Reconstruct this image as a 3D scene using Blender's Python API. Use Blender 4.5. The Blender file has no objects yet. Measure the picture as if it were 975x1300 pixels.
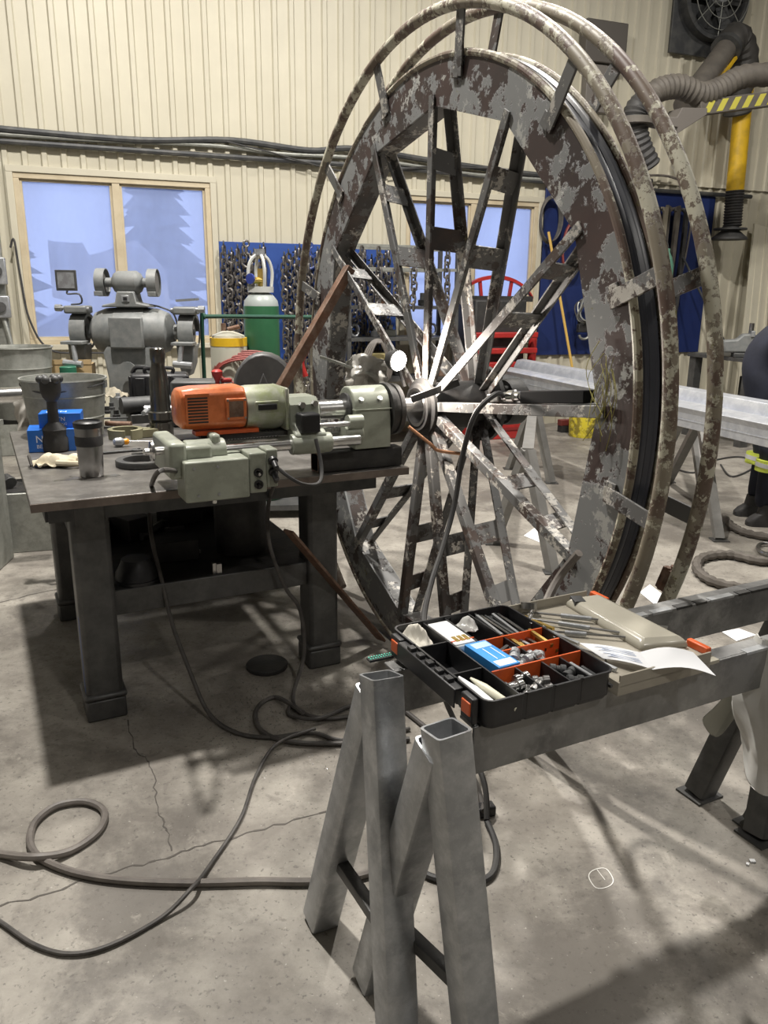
import bpy, bmesh, math, random
import numpy as np
from mathutils import Vector, Matrix, Euler
random.seed(7)
rnd = random.uniform
PI = math.pi
SC = bpy.context.scene
COL = SC.collection

# ---------------------------------------------------------------- camera
FPX, TH, RO, HC = 1006.0, 0.272, 0.011, 1.6
_X = Vector((1, 0, 0)); _F = Vector((0, math.cos(TH), -math.sin(TH))); _D = Vector((0, -math.sin(TH), -math.cos(TH)))
_U = _X * math.cos(RO) - _D * math.sin(RO); _V = _X * math.sin(RO) + _D * math.cos(RO)
cam_d = bpy.data.cameras.new('camera'); cam = bpy.data.objects.new('camera', cam_d); COL.objects.link(cam)
cm = Matrix((( _U.x, -_V.x, -_F.x, 0), (_U.y, -_V.y, -_F.y, 0), (_U.z, -_V.z, -_F.z, HC), (0, 0, 0, 1)))
cam.matrix_world = cm
cam_d.sensor_fit = 'VERTICAL'; cam_d.sensor_height = 36; cam_d.lens = 36 * FPX / 1300
cam_d.clip_start = 0.05; cam_d.clip_end = 200
SC.camera = cam

# ---------------------------------------------------------------- world, lights, exposure
w = bpy.data.worlds.new('world'); SC.world = w; w.use_nodes = True
w.node_tree.nodes['Background'].inputs[0].default_value = (.46, .58, 1.0, 1)
w.node_tree.nodes['Background'].inputs[1].default_value = 2.0
SC.view_settings.view_transform = 'Standard'; SC.view_settings.look = 'None'
SC.view_settings.exposure = -0.38; SC.view_settings.gamma = 1; SC.view_settings.use_curve_mapping = False

def ceiling_lamp(x, y, z, power, size=.36, col=(1, .955, .89)):
    l = bpy.data.lights.new('high_bay_light', 'AREA'); l.shape = 'DISK'; l.size = size; l.energy = power; l.color = col
    o = bpy.data.objects.new('high_bay_light', l); o.location = (x, y, z); COL.objects.link(o)
ceiling_lamp(-1.40, 3.60, 6.0, 560, .22)
ceiling_lamp(1.6, 5.2, 6.0, 430, .26)
ceiling_lamp(-4.2, -1.6, 6.0, 60)
ceiling_lamp(2.2, -1.6, 6.0, 120)
ceiling_lamp(5.6, 6.4, 6.0, 170)
ceiling_lamp(5.4, 1.0, 6.0, 110)
ceiling_lamp(-1.8, 6.4, 6.0, 90)

# ---------------------------------------------------------------- frames
O = Vector((0, 0, HC))
def ray(px, py): return _F + _U * ((px - 487.5) / FPX) + _V * ((py - 650) / FPX)
def G(px, py, z=0.0):
    r = ray(px, py); return O + r * ((z - HC) / r.z)
def Y(px, py, y):
    r = ray(px, py); return O + r * (y / r.y)
def PLN(px, py, P, n):
    r = ray(px, py); return O + r * ((P - O).dot(n) / r.dot(n))
WA = math.radians(21); WD = Vector((math.cos(WA), math.sin(WA), 0)); WN = Vector((math.sin(WA), -math.cos(WA), 0)); W0 = Vector((0, 9.23, 0))
AL = .47; AX = Vector((math.cos(AL), math.sin(AL), 0)); EY = Vector((-math.sin(AL), math.cos(AL), 0))
WC = Vector((.128, 3.245, 1.212)); HUB = WC - Vector((0, 0, .07))
T0 = Vector((-1.152, 2.486, .92))
B0 = Vector((.16, 1.31, 0))
def WL(px, py, d=0.0):                 # wall-frame coords (s, z) of a pixel at distance d in front of the wall
    q = PLN(px, py, W0 + WN * d, WN) - W0; return q.dot(WD), q.z
def TL(px, py, z=.92):
    q = G(px, py, z) - T0; return q.dot(AX), q.dot(EY)
def BLc(px, py, z=.8):
    q = G(px, py, z) - B0; return q.dot(AX), q.dot(EY)
def Tw(a, b, z=0): return Vector((T0.x, T0.y, 0)) + AX * a + EY * b + Vector((0, 0, z))
def Bw(a, b, z=0): return B0 + AX * a + EY * b + Vector((0, 0, z))
def Ww(s, d, z): return W0 + WD * s + WN * d + Vector((0, 0, z))

# ---------------------------------------------------------------- materials
MATS = {}
def mat(name, c1, c2=None, c3=None, rough=.5, metal=0.0, scale=6, thr=.5, soft=.08, thr3=.6, scale3=None, bump=0.0, bscale=None,
        metal2=None, rough2=None, vary=.0, spec=.5, emit=None, estr=0, coat=0, alpha=None, trans=0):
    if name in MATS: return MATS[name]
    m = bpy.data.materials.new(name); m.use_nodes = True; MATS[name] = m
    nt = m.node_tree; N = nt.nodes; L = nt.links; p = N['Principled BSDF']
    p.inputs['Roughness'].default_value = rough; p.inputs['Metallic'].default_value = metal
    p.inputs['Specular IOR Level'].default_value = spec
    if coat: p.inputs['Coat Weight'].default_value = coat
    if trans: p.inputs['Transmission Weight'].default_value = trans
    tc = N.new('ShaderNodeTexCoord'); co = tc.outputs['Object']
    def noise(s, det=6, rg=.6, w=None):
        n = N.new('ShaderNodeTexNoise'); n.inputs['Scale'].default_value = s; n.inputs['Detail'].default_value = det
        n.inputs['Roughness'].default_value = rg; L.new(co, n.inputs['Vector']); return n.outputs['Fac']
    def ramp(f, a, b):
        r = N.new('ShaderNodeMapRange'); r.inputs[1].default_value = a; r.inputs[2].default_value = b; r.clamp = True
        L.new(f, r.inputs[0]); return r.outputs[0]
    def mix(f, a, b):
        x = N.new('ShaderNodeMix'); x.data_type = 'RGBA'
        L.new(f, x.inputs[0])
        for v, i in ((a, 6), (b, 7)):
            if isinstance(v, tuple): x.inputs[i].default_value = (*v, 1)
            else: L.new(v, x.inputs[i])
        return x.outputs[2]
    cur = c1
    if vary:
        lo = tuple(max(0, k * (1 - vary)) for k in c1); hi = tuple(min(1, k * (1 + vary)) for k in c1)
        cur = mix(ramp(noise(scale * 1.7, 8, .65), .3, .7), lo, hi)
    if c2:
        f = ramp(noise(scale), thr - soft, thr + soft); cur = mix(f, cur, c2)
        if metal2 is not None:
            r = N.new('ShaderNodeMapRange'); L.new(f, r.inputs[0]); r.inputs[3].default_value = metal; r.inputs[4].default_value = metal2; L.new(r.outputs[0], p.inputs['Metallic'])
        if rough2 is not None:
            r = N.new('ShaderNodeMapRange'); L.new(f, r.inputs[0]); r.inputs[3].default_value = rough; r.inputs[4].default_value = rough2; L.new(r.outputs[0], p.inputs['Roughness'])
    if c3:
        cur = mix(ramp(noise(scale3 or scale * 2.3, 9, .7), thr3 - soft, thr3 + soft), cur, c3)
    if isinstance(cur, tuple): p.inputs['Base Color'].default_value = (*cur, 1)
    else: L.new(cur, p.inputs['Base Color'])
    if bump:
        b = N.new('ShaderNodeBump'); b.inputs['Strength'].default_value = bump; b.inputs['Distance'].default_value = .01
        L.new(noise(bscale or scale * 4, 5), b.inputs['Height']); L.new(b.outputs[0], p.inputs['Normal'])
    if emit:
        p.inputs['Emission Color'].default_value = (*emit, 1); p.inputs['Emission Strength'].default_value = estr
    if alpha is not None: p.inputs['Alpha'].default_value = alpha
    return m

steel = mat('worn_grey_steel', (.45, .465, .48), (.25, .26, .27), (.62, .63, .64), rough=.36, metal=.55, scale=9, thr=.55, soft=.2, thr3=.66, bump=.15)
beam_m = mat('grimy_beam_steel', (.25, .25, .245), (.12, .12, .12), (.38, .38, .37), rough=.45, metal=.45, scale=6, thr=.52, soft=.12, thr3=.62, scale3=9, bump=.12)
steel_dk = mat('dark_painted_steel', (.055, .057, .06), (.11, .11, .105), rough=.5, metal=.3, scale=7, thr=.55, soft=.15, bump=.1)
leg_m = mat('oily_bench_steel', (.08, .08, .08), (.13, .13, .125), (.05, .05, .05), rough=.45, metal=.35, scale=6, thr=.5, soft=.2, bump=.12)
chrome = mat('polished_steel', (.78, .78, .77), rough=.24, metal=1, vary=.1, scale=20)
chrome_d = mat('brushed_steel', (.50, .50, .50), (.36, .35, .34), rough=.28, metal=1, scale=14, soft=.2)
black_p = mat('black_plastic', (.018, .018, .02), rough=.42, vary=.3, scale=30)
black_r = mat('black_rubber', (.028, .028, .030), (.06, .058, .055), rough=.6, scale=12, soft=.2, bump=.05)
cable_m = mat('dusty_cable_rubber', (.05, .047, .045), (.10, .092, .085), rough=.55, scale=16, soft=.15)
hose_m = mat('grey_brown_hose', (.13, .115, .105), (.20, .18, .16), rough=.5, scale=14, soft=.15)
orange = mat('orange_plastic', (.74, .13, .03), (.55, .09, .02), rough=.38, scale=18, soft=.2)
orange_m = mat('orange_motor_paint', (.62, .165, .05), (.40, .10, .035), (.72, .22, .08), rough=.32, scale=9, thr=.6, soft=.15, bump=.04, coat=.2)
mach = mat('sage_grey_machine_paint', (.33, .35, .29), (.24, .26, .21), (.42, .43, .37), rough=.38, scale=12, thr=.6, soft=.14, thr3=.68, bump=.05)
mach_g = mat('green_worn_casting', (.36, .38, .30), (.30, .34, .16), (.50, .50, .46), rough=.35, metal=.2, scale=9, thr=.55, soft=.15)
grey_g = mat('grey_grinder_paint', (.19, .20, .20), (.13, .14, .14), (.26, .26, .25), rough=.5, scale=8, thr=.55, soft=.2, bump=.05)
rust = mat('brown_rusty_steel', (.20, .10, .06), (.11, .07, .05), (.30, .22, .17), rough=.6, metal=.3, scale=11, thr=.5, soft=.2, thr3=.64, bump=.2)
galv = mat('galvanised_steel', (.36, .37, .34), (.25, .26, .23), (.45, .45, .42), rough=.45, metal=.55, scale=10, thr=.5, soft=.2, bump=.06)
blue_b = mat('blue_painted_board', (.028, .085, .34), (.02, .06, .26), rough=.5, scale=4, soft=.25)
navy_b = mat('navy_painted_board', (.014, .030, .13), (.010, .020, .09), rough=.5, scale=4, soft=.25)
blue_c = mat('blue_carton', (.02, .16, .62), rough=.35, vary=.12, scale=6)
white_p = mat('white_paper', (.80, .81, .82), rough=.7, vary=.03)
cream = mat('cream_leather', (.62, .56, .42), (.48, .42, .30), rough=.8, scale=12, soft=.2, bump=.2)
wood = mat('pale_wood', (.48, .36, .18), (.38, .27, .12), rough=.6, scale=5, soft=.3)
wood_f = mat('beige_window_frame', (.60, .52, .37), (.48, .40, .27), rough=.55, scale=5, soft=.2)
yellow = mat('yellow_paint', (.72, .45, .02), (.50, .32, .03), rough=.45, scale=7, thr=.58, soft=.12)
yellow_s = mat('splattered_yellow_bucket', (.70, .58, .04), (.25, .20, .03), (.80, .75, .35), rough=.5, scale=14, thr=.52, soft=.06, thr3=.62)
green_c = mat('green_cylinder_paint', (.030, .125, .055), (.025, .09, .045), rough=.35, scale=6, soft=.2)
red = mat('red_paint', (.45, .03, .025), (.28, .02, .02), rough=.4, scale=8, soft=.2)
redhose = mat('dull_red_hose', (.25, .05, .04), rough=.5, vary=.2)
dirt = mat('dusty_brown_duct', (.14, .125, .105), (.09, .08, .07), rough=.65, scale=8, soft=.2, bump=.1)
dark = mat('near_black_grime', (.022, .022, .023), (.05, .048, .045), rough=.6, metal=.2, scale=12, soft=.2, bump=.2)
bagw = mat('white_bag_fabric', (.70, .70, .68), (.55, .54, .50), rough=.6, scale=6, soft=.25)
tan_m = mat('grimy_canvas', (.40, .36, .28), (.28, .25, .19), rough=.8, scale=7, soft=.2, bump=.2)
navy_cloth = mat('navy_work_cloth', (.012, .014, .026), rough=.85, vary=.25, bump=.1)
brass = mat('brass_yellow', (.60, .42, .12), rough=.35, metal=.8, vary=.2)
alu = mat('mill_aluminium', (.58, .60, .64), (.46, .48, .53), (.85, .86, .88), rough=.36, metal=.55, scale=7, thr=.5, soft=.2, thr3=.66, scale3=11)
skin_m = mat('skin', (.55, .33, .25), rough=.55)

def paint_mat(name, base, flake, third, t1=.5, t2=.62, sc=7, rust_c=(.10, .045, .035)):
    """old flaking paint: layered noise masks with a sharp edge and relief where paint is left"""
    m = bpy.data.materials.new(name); m.use_nodes = True; nt = m.node_tree; N = nt.nodes; L = nt.links; p = N['Principled BSDF']
    tc = N.new('ShaderNodeTexCoord')
    def nz(s, d, r, dist=0):
        n = N.new('ShaderNodeTexNoise'); n.inputs['Scale'].default_value = s; n.inputs['Detail'].default_value = d; n.inputs['Roughness'].default_value = r
        n.inputs['Distortion'].default_value = dist; L.new(tc.outputs['Object'], n.inputs['Vector']); return n.outputs['Fac']
    def rm(f, a, b):
        r = N.new('ShaderNodeMapRange'); r.inputs[1].default_value = a; r.inputs[2].default_value = b; L.new(f, r.inputs[0]); return r.outputs[0]
    def mx(f, a, b):
        x = N.new('ShaderNodeMix'); x.data_type = 'RGBA'; L.new(f, x.inputs[0])
        for v, i in ((a, 6), (b, 7)):
            if isinstance(v, tuple): x.inputs[i].default_value = (*v, 1)
            else: L.new(v, x.inputs[i])
        return x.outputs[2]
    c = mx(rm(nz(sc * .6, 6, .6), .35, .65), base, rust_c)
    def addn(a, b, k):
        q = N.new('ShaderNodeMath'); q.operation = 'MULTIPLY_ADD'; L.new(b, q.inputs[0]); q.inputs[1].default_value = k; 
        q2 = N.new('ShaderNodeMath'); q2.operation = 'SUBTRACT'; L.new(q.outputs[0], q2.inputs[0]); q2.inputs[1].default_value = k * .5; L.new(a, q.inputs[2]); return q2.outputs[0]
    f1 = rm(addn(nz(sc * 2.2, 12, .72, .15), nz(sc * .45, 3, .5), .9), t1 - .014, t1 + .014); c = mx(f1, c, flake)
    f2 = rm(addn(nz(sc * 4.1, 10, .74, .1), nz(sc * .7 + 1, 3, .5), .8), t2 - .012, t2 + .012); c = mx(f2, c, third)
    f3 = rm(nz(sc * .8 + 3, 8, .7), .66, .70); c = mx(f3, c, (.17, .16, .045))
    L.new(c, p.inputs['Base Color']); p.inputs['Roughness'].default_value = .5
    b = N.new('ShaderNodeBump'); b.inputs['Strength'].default_value = .5; b.inputs['Distance'].default_value = .004
    L.new(f1, b.inputs['Height']); L.new(b.outputs[0], p.inputs['Normal'])
    return m
rim_m = paint_mat('flaking_grey_over_brown', (.060, .036, .032), (.20, .205, .205), (.36, .36, .34), .50, .63, 7, (.04, .03, .028))
spoke_m = paint_mat('spoke_flaking_paint', (.075, .052, .042), (.12, .12, .118), (.42, .40, .36), .47, .60, 9, (.035, .032, .032))
ring_m = paint_mat('ring_flaking_cream', (.155, .120, .088), (.23, .20, .15), (.50, .48, .38), .50, .56, 9, (.10, .06, .048))

# ---------------------------------------------------------------- geometry helpers
def sm(pts, k=6, closed=False):
    P = [Vector(p) for p in pts]; n = len(P); out = []
    rng = range(n if closed else n - 1)
    for i in rng:
        if closed: a, b, c, d = P[(i - 1) % n], P[i], P[(i + 1) % n], P[(i + 2) % n]
        else: a, b, c, d = P[max(i - 1, 0)], P[i], P[i + 1], P[min(i + 2, n - 1)]
        for j in range(k):
            t = j / k
            out.append(.5 * ((2 * b) + (c - a) * t + (2 * a - 5 * b + 4 * c - d) * t * t + (3 * b - a - 3 * c + d) * t ** 3))
    if not closed: out.append(P[-1])
    return out
def frame(d, up=None):
    d = d.normalized()
    u = Vector(up) if up is not None else (Vector((0, 0, 1)) if abs(d.z) < .95 else Vector((1, 0, 0)))
    x = u.cross(d)
    if x.length < 1e-6: x = Vector((1, 0, 0)).cross(d)
    x.normalize(); y = d.cross(x); return x, y, d
class MB:
    def __init__(s): s.v = []; s.f = []
    def add(s, vs, fs, M=None):
        n = len(s.v)
        s.v += [(M @ Vector(v)) if M is not None else Vector(v) for v in vs]
        s.f += [tuple(i + n for i in f) for f in fs]; return s
    def box(s, c, d, R=None):
        x, y, z = d[0] / 2, d[1] / 2, d[2] / 2
        vs = [Vector((a * x, b * y, e * z)) for a in (-1, 1) for b in (-1, 1) for e in (-1, 1)]
        if R is not None: vs = [R @ v for v in vs]
        c = Vector(c)
        return s.add([v + c for v in vs], [(0, 1, 3, 2), (4, 6, 7, 5), (0, 4, 5, 1), (2, 3, 7, 6), (0, 2, 6, 4), (1, 5, 7, 3)])
    def bb(s, x0, x1, y0, y1, z0, z1): return s.box(((x0 + x1) / 2, (y0 + y1) / 2, (z0 + z1) / 2), (abs(x1 - x0), abs(y1 - y0), abs(z1 - z0)))
    def bar(s, p, q, wx, wy, up=None):
        p = Vector(p); q = Vector(q); x, y, d = frame(q - p, up); vs = []
        for e in (p, q):
            for a, b in ((-1, -1), (1, -1), (1, 1), (-1, 1)): vs.append(e + x * a * wx / 2 + y * b * wy / 2)
        return s.add(vs, [(3, 2, 1, 0), (4, 5, 6, 7), (0, 1, 5, 4), (1, 2, 6, 5), (2, 3, 7, 6), (3, 0, 4, 7)])
    def loops(s, loops, closed_ring=False, cap=True):
        n = len(loops[0]); vs = [v for l in loops for v in l]; fs = []; m = len(loops)
        for i in range(m if closed_ring else m - 1):
            a = i * n; b = ((i + 1) % m) * n
            for j in range(n): k = (j + 1) % n; fs.append((a + j, a + k, b + k, b + j))
        if cap and not closed_ring: fs.append(tuple(range(n - 1, -1, -1))); fs.append(tuple((m - 1) * n + j for j in range(n)))
        return s.add(vs, fs)
    def htube(s, p, q, w, h, t, up=None, cut=None):
        """hollow rectangular tube with open ends"""
        p = Vector(p); q = Vector(q); x, y, d = frame(q - p, up); L = []
        def lp(e, w_, h_):
            r = min(w_, h_) * .12; o = []
            for sx, sy, ang in ((1, 1, 0), (-1, 1, 90), (-1, -1, 180), (1, -1, 270)):
                for k in (0, 45, 90):
                    a = math.radians(ang + k); o.append(e + x * (sx * (w_ / 2 - r) + r * math.cos(a)) + y * (sy * (h_ / 2 - r) + r * math.sin(a)))
            return o
        L = [lp(p, w, h), lp(q, w, h), lp(q, w - 2 * t, h - 2 * t), lp(p, w - 2 * t, h - 2 * t)]
        return s.loops(L, closed_ring=True)
    def rod(s, p, q, r, r2=None, n=14, cap=True):
        p = Vector(p); q = Vector(q); x, y, d = frame(q - p); r2 = r if r2 is None else r2
        L = [[e + x * rr * math.cos(2 * PI * i / n) + y * rr * math.sin(2 * PI * i / n) for i in range(n)] for e, rr in ((p, r), (q, r2))]
        return s.loops(L, cap=cap)
    def tube(s, pts, r, n=8, closed=False, cap=True):
        P = [Vector(p) for p in pts]; m = len(P); L = []; x = None
        for i in range(m):
            if closed: d = P[(i + 1) % m] - P[(i - 1) % m]
            else: d = P[min(i + 1, m - 1)] - P[max(i - 1, 0)]
            if d.length < 1e-9: d = Vector((0, 0, 1))
            d.normalize()
            if x is None: x, y, _ = frame(d)
            x = (x - d * x.dot(d)); x = x.normalized() if x.length > 1e-6 else frame(d)[0]; y = d.cross(x)
            rr = r[i] if isinstance(r, (list, tuple)) else r
            L.append([P[i] + x * rr * math.cos(2 * PI * j / n) + y * rr * math.sin(2 * PI * j / n) for j in range(n)])
        return s.loops(L, closed_ring=closed, cap=cap)
    def lathe(s, prof, c=(0, 0, 0), ax=(0, 0, 1), n=24, cap=True):
        """prof: list of (radius, height along ax)"""
        c = Vector(c); x, y, d = frame(Vector(ax)); L = []
        for r, h in prof: L.append([c + d * h + x * max(r, 1e-4) * math.cos(2 * PI * i / n) + y * max(r, 1e-4) * math.sin(2 * PI * i / n) for i in range(n)])
        return s.loops(L, cap=cap)
    def ring(s, prof, c, ax, n=48, a0=0, a1=2 * PI):
        """closed profile (r,h) swept around ax"""
        c = Vector(c); x, y, d = frame(Vector(ax)); full = abs(a1 - a0 - 2 * PI) < 1e-6; L = []
        for i in range(n if full else n + 1):
            a = a0 + (a1 - a0) * i / n; e = x * math.cos(a) + y * math.sin(a)
            L.append([c + e * r + d * h for r, h in prof])
        return s.loops(L, closed_ring=full)
    def prism(s, poly, p0, ux, uy, dep):
        p0 = Vector(p0); ux = Vector(ux); uy = Vector(uy); dep = Vector(dep)
        a = [p0 + ux * x + uy * y for x, y in poly]; b = [v + dep for v in a]; n = len(a)
        fs = [tuple(range(n)), tuple(range(2 * n - 1, n - 1, -1))] + [(i, i + n, (i + 1) % n + n, (i + 1) % n) for i in range(n)]
        return s.add(a + b, fs)
    def sph(s, c, r, sc=(1, 1, 1), n=12, m=8):
        c = Vector(c); L = []
        for j in range(m + 1):
            t = -PI / 2 + PI * j / m; rr = max(math.cos(t), 1e-3)
            L.append([c + Vector((r * sc[0] * rr * math.cos(2 * PI * i / n), r * sc[1] * rr * math.sin(2 * PI * i / n), r * sc[2] * math.sin(t))) for i in range(n)])
        return s.loops(L)
    def sheet(s, g, th=.002):
        """g: 2-D grid of points; gives a thin solid sheet"""
        R = len(g); C = len(g[0]); vs = [Vector(p) for r in g for p in r]; fs = []
        for i in range(R - 1):
            for j in range(C - 1): a = i * C + j; fs.append((a, a + 1, a + C + 1, a + C))
        n = len(vs); vs2 = [v - Vector((0, 0, th)) for v in vs]
        fs += [tuple(k + n for k in reversed(f)) for f in fs[:]]
        e = [j for j in range(C)] + [i * C + C - 1 for i in range(1, R)] + [(R - 1) * C + j for j in range(C - 2, -1, -1)] + [i * C for i in range(R - 2, 0, -1)]
        for i in range(len(e)): a, b = e[i], e[(i + 1) % len(e)]; fs.append((b, a, a + n, b + n))
        return s.add(vs + vs2, fs)
    def build(s, name, m, parent=None, label=None, cat=None, group=None, kind=None, bevel=0, smooth=True, sub=0, sharp=35, origin=True):
        me = bpy.data.meshes.new(name); vs = s.v; off = Vector((0, 0, 0))
        if parent is None and origin:
            xs = [v.x for v in vs]; ys = [v.y for v in vs]; zs = [v.z for v in vs]
            off = Vector(((min(xs) + max(xs)) / 2, (min(ys) + max(ys)) / 2, min(zs)))
        me.from_pydata([v - off for v in vs], [], s.f)
        bm = bmesh.new(); bm.from_mesh(me); bmesh.ops.recalc_face_normals(bm, faces=bm.faces); bm.to_mesh(me); bm.free()
        me.materials.append(m)
        if smooth:
            me.shade_smooth(); me.set_sharp_from_angle(angle=math.radians(sharp))
        o = bpy.data.objects.new(name, me); COL.objects.link(o); o.location = off
        if parent is not None: o.parent = parent
        if bevel:
            b = o.modifiers.new('bevel', 'BEVEL'); b.width = bevel; b.segments = 2; b.limit_method = 'ANGLE'; b.angle_limit = math.radians(40); b.harden_normals = False
        if sub:
            b = o.modifiers.new('sub', 'SUBSURF'); b.levels = sub; b.render_levels = sub
        tag(o, label, cat, group, kind); return o
def tag(o, label=None, cat=None, group=None, kind=None):
    for k, v in (('label', label), ('category', cat), ('group', group), ('kind', kind)):
        if v: o[k] = v
    return o
def thing(name, label, cat, loc=(0, 0, 0), rz=0.0, group=None, kind=None):
    o = bpy.data.objects.new(name, None); COL.objects.link(o); o.location = loc; o.rotation_euler = (0, 0, rz); o.empty_display_size = .1
    return tag(o, label, cat, group, kind)
def copy_thing(o, loc=None, rz=None, label=None, group=None):
    c = o.copy(); COL.objects.link(c)
    if loc is not None: c.location = loc
    if rz is not None: c.rotation_euler = (0, 0, rz)
    if label: c['label'] = label
    if group: c['group'] = group
    for ch in [k for k in bpy.data.objects if k.parent == o]:
        d = ch.copy(); COL.objects.link(d); d.parent = c
        for g in [k for k in bpy.data.objects if k.parent == ch]:
            e = g.copy(); COL.objects.link(e); e.parent = d
    return c
def crumple(cx, cy, z0, w, d, h, n=12, seed=1, ang=0, edge=0.0):
    """grid of points for a crumpled cloth lying at z0"""
    R = random.Random(seed); ca, sa = math.cos(ang), math.sin(ang); ph = [R.uniform(0, 6) for _ in range(8)]
    g = []
    for i in range(n):
        row = []
        for j in range(n):
            u = i / (n - 1) * 2 - 1; v = j / (n - 1) * 2 - 1
            r = min(1, math.hypot(u, v)); k = 1 - .25 * abs(u * v)
            x = u * w / 2 * k + R.uniform(-1, 1) * w * .02; y = v * d / 2 * k + R.uniform(-1, 1) * d * .02
            z = h * max(0, (1 - r ** 2)) * (.55 + .45 * math.sin(4 * u + ph[0] + 3 * v)) + h * .22 * (1 + math.sin(9 * u + ph[1]) * math.cos(8 * v + ph[2])) + R.uniform(0, .12) * h
            row.append((cx + x * ca - y * sa, cy + x * sa + y * ca, z0 + z))
        g.append(row)
    return g

# ================================================================ THE SETTING
def floor_material():
    m = bpy.data.materials.new('stained_concrete'); m.use_nodes = True; nt = m.node_tree; N = nt.nodes; L = nt.links; p = N['Principled BSDF']
    tc = N.new('ShaderNodeTexCoord')
    def nz(s, d, r, dist=0, off=0):
        mp = N.new('ShaderNodeMapping'); mp.inputs['Location'].default_value = (off, off * .7, 0); L.new(tc.outputs['Object'], mp.inputs['Vector'])
        n = N.new('ShaderNodeTexNoise'); n.inputs['Scale'].default_value = s; n.inputs['Detail'].default_value = d; n.inputs['Roughness'].default_value = r
        n.inputs['Distortion'].default_value = dist; L.new(mp.outputs[0], n.inputs['Vector']); return n.outputs['Fac']
    def rm(f, a, b, c=0, d=1):
        r = N.new('ShaderNodeMapRange'); r.inputs[1].default_value = a; r.inputs[2].default_value = b; r.inputs[3].default_value = c; r.inputs[4].default_value = d; L.new(f, r.inputs[0]); return r.outputs[0]
    def mx(f, a, b):
        x = N.new('ShaderNodeMix'); x.data_type = 'RGBA'; L.new(f, x.inputs[0])
        for v, i in ((a, 6), (b, 7)):
            if isinstance(v, tuple): x.inputs[i].default_value = (*v, 1)
            else: L.new(v, x.inputs[i])
        return x.outputs[2]
    c = mx(rm(nz(2.2, 9, .70), .40, .60), (.200, .182, .158), (.335, .312, .272))
    c = mx(rm(nz(1.3, 8, .72, .2, 5), .50, .60, 0, .75), c, (.120, .108, .094))
    c = mx(rm(nz(9, 8, .7, .6, 2), .56, .66, 0, .5), c, (.13, .115, .10))
    c = mx(rm(nz(5, 9, .75, .5, 9), .60, .68, 0, .5), c, (.44, .41, .355))
    c = mx(rm(nz(22, 6, .7, 0, 6), .60, .66, 0, .55), c, (.12, .105, .09))
    c = mx(rm(nz(60, 3, .6, 0, 1), .60, .68, 0, .7), c, (.10, .09, .08))
    c = mx(rm(nz(80, 2, .6, 0, 4), .69, .75, 0, .5), c, (.55, .53, .48))
    L.new(c, p.inputs['Base Color'])
    L.new(rm(nz(3, 6, .6, 0, 3), .3, .7, .42, .72), p.inputs['Roughness'])
    b = N.new('ShaderNodeBump'); b.inputs['Strength'].default_value = .25; b.inputs['Distance'].default_value = .006; L.new(nz(40, 8, .7), b.inputs['Height']); L.new(b.outputs[0], p.inputs['Normal'])
    return m
floor_m = floor_material()
tin = mat('cream_ribbed_sheet', (.60, .565, .45), (.53, .495, .39), rough=.45, scale=1.5, soft=.3, vary=.06)
tin_g = mat('dull_shop_wall', (.15, .145, .135), rough=.6, vary=.1, scale=1)
S0, S1 = -6.0, 11.5
cor = [Ww(S0, 0, 0), Ww(S1, 0, 0), Ww(S1, 17, 0), Ww(S0, 17, 0)]
MB().add([Vector((v.x, v.y, z)) for z in (-.1, 0) for v in cor], [(3, 2, 1, 0), (4, 5, 6, 7), (0, 1, 5, 4), (1, 2, 6, 5), (2, 3, 7, 6), (3, 0, 4, 7)]).build('floor', floor_m, kind='structure', smooth=False, origin=False)
MB().add([Vector((v.x, v.y, z)) for z in (6.5, 6.6) for v in cor], [(3, 2, 1, 0), (4, 5, 6, 7), (0, 1, 5, 4), (1, 2, 6, 5), (2, 3, 7, 6), (3, 0, 4, 7)]).build('ceiling', tin_g, kind='structure', smooth=False, origin=False)
def wallbox(name, a, b, th=.1):
    d = (b - a).normalized(); n = Vector((-d.y, d.x, 0)) * th
    MB().add([Vector((v.x, v.y, z)) for z in (0, 6.5) for v in (a, b, b + n, a + n)], [(3, 2, 1, 0), (4, 5, 6, 7), (0, 1, 5, 4), (1, 2, 6, 5), (2, 3, 7, 6), (3, 0, 4, 7)]).build(name, tin_g, kind='structure', smooth=False, origin=False)
wallbox('wall_left', cor[0], cor[3]); wallbox('wall_right', cor[1], cor[2]); wallbox('wall_front', cor[3], cor[2])

wall = thing('wall_back', None, None, W0, WA, kind='structure')       # local x along the wall, y into it, z up
def ribs(mb, s0, s1, z0, z1, y=0.0, pitch=.17, dep=.022, prof=((0, 0), (.105, 0), (.118, 1), (.157, 1))):
    pts = []; k = math.floor(s0 / pitch)
    while k * pitch < s1:
        for a, h in prof:
            s = k * pitch + a
            if s0 <= s <= s1: pts.append((s, y - dep * h))
        k += 1
    pts = [(s0, pts[0][1])] + pts + [(s1, pts[-1][1])]
    n = len(mb.v)
    for s, yy in pts: mb.v += [Vector((s, yy, z0)), Vector((s, yy, z1)), Vector((s, yy + .004, z1)), Vector((s, yy + .004, z0))]
    for i in range(len(pts) - 1):
        a = n + 4 * i; b = a + 4
        for j in range(4): mb.f.append((a + j, b + j, b + (j + 1) % 4, a + (j + 1) % 4))
WIN = [(-3.72, -1.92, 1.06, 2.62), (.20, 1.87, 1.06, 2.61)]
up = MB(); ribs(up, S0, S1, 2.90, 6.5, y=-.035); up.build('upper_sheeting', tin, wall, smooth=False)
lo = MB()
for a, b in ((S0, WIN[0][0]), (WIN[0][1], WIN[1][0]), (WIN[1][1], S1)): ribs(lo, a, b, 0, 2.93)
for (a, b, z0, z1) in WIN: ribs(lo, a, b, 0, z0); ribs(lo, a, b, z1, 2.93)
lo.build('lower_sheeting', tin, wall, smooth=False)
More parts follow.
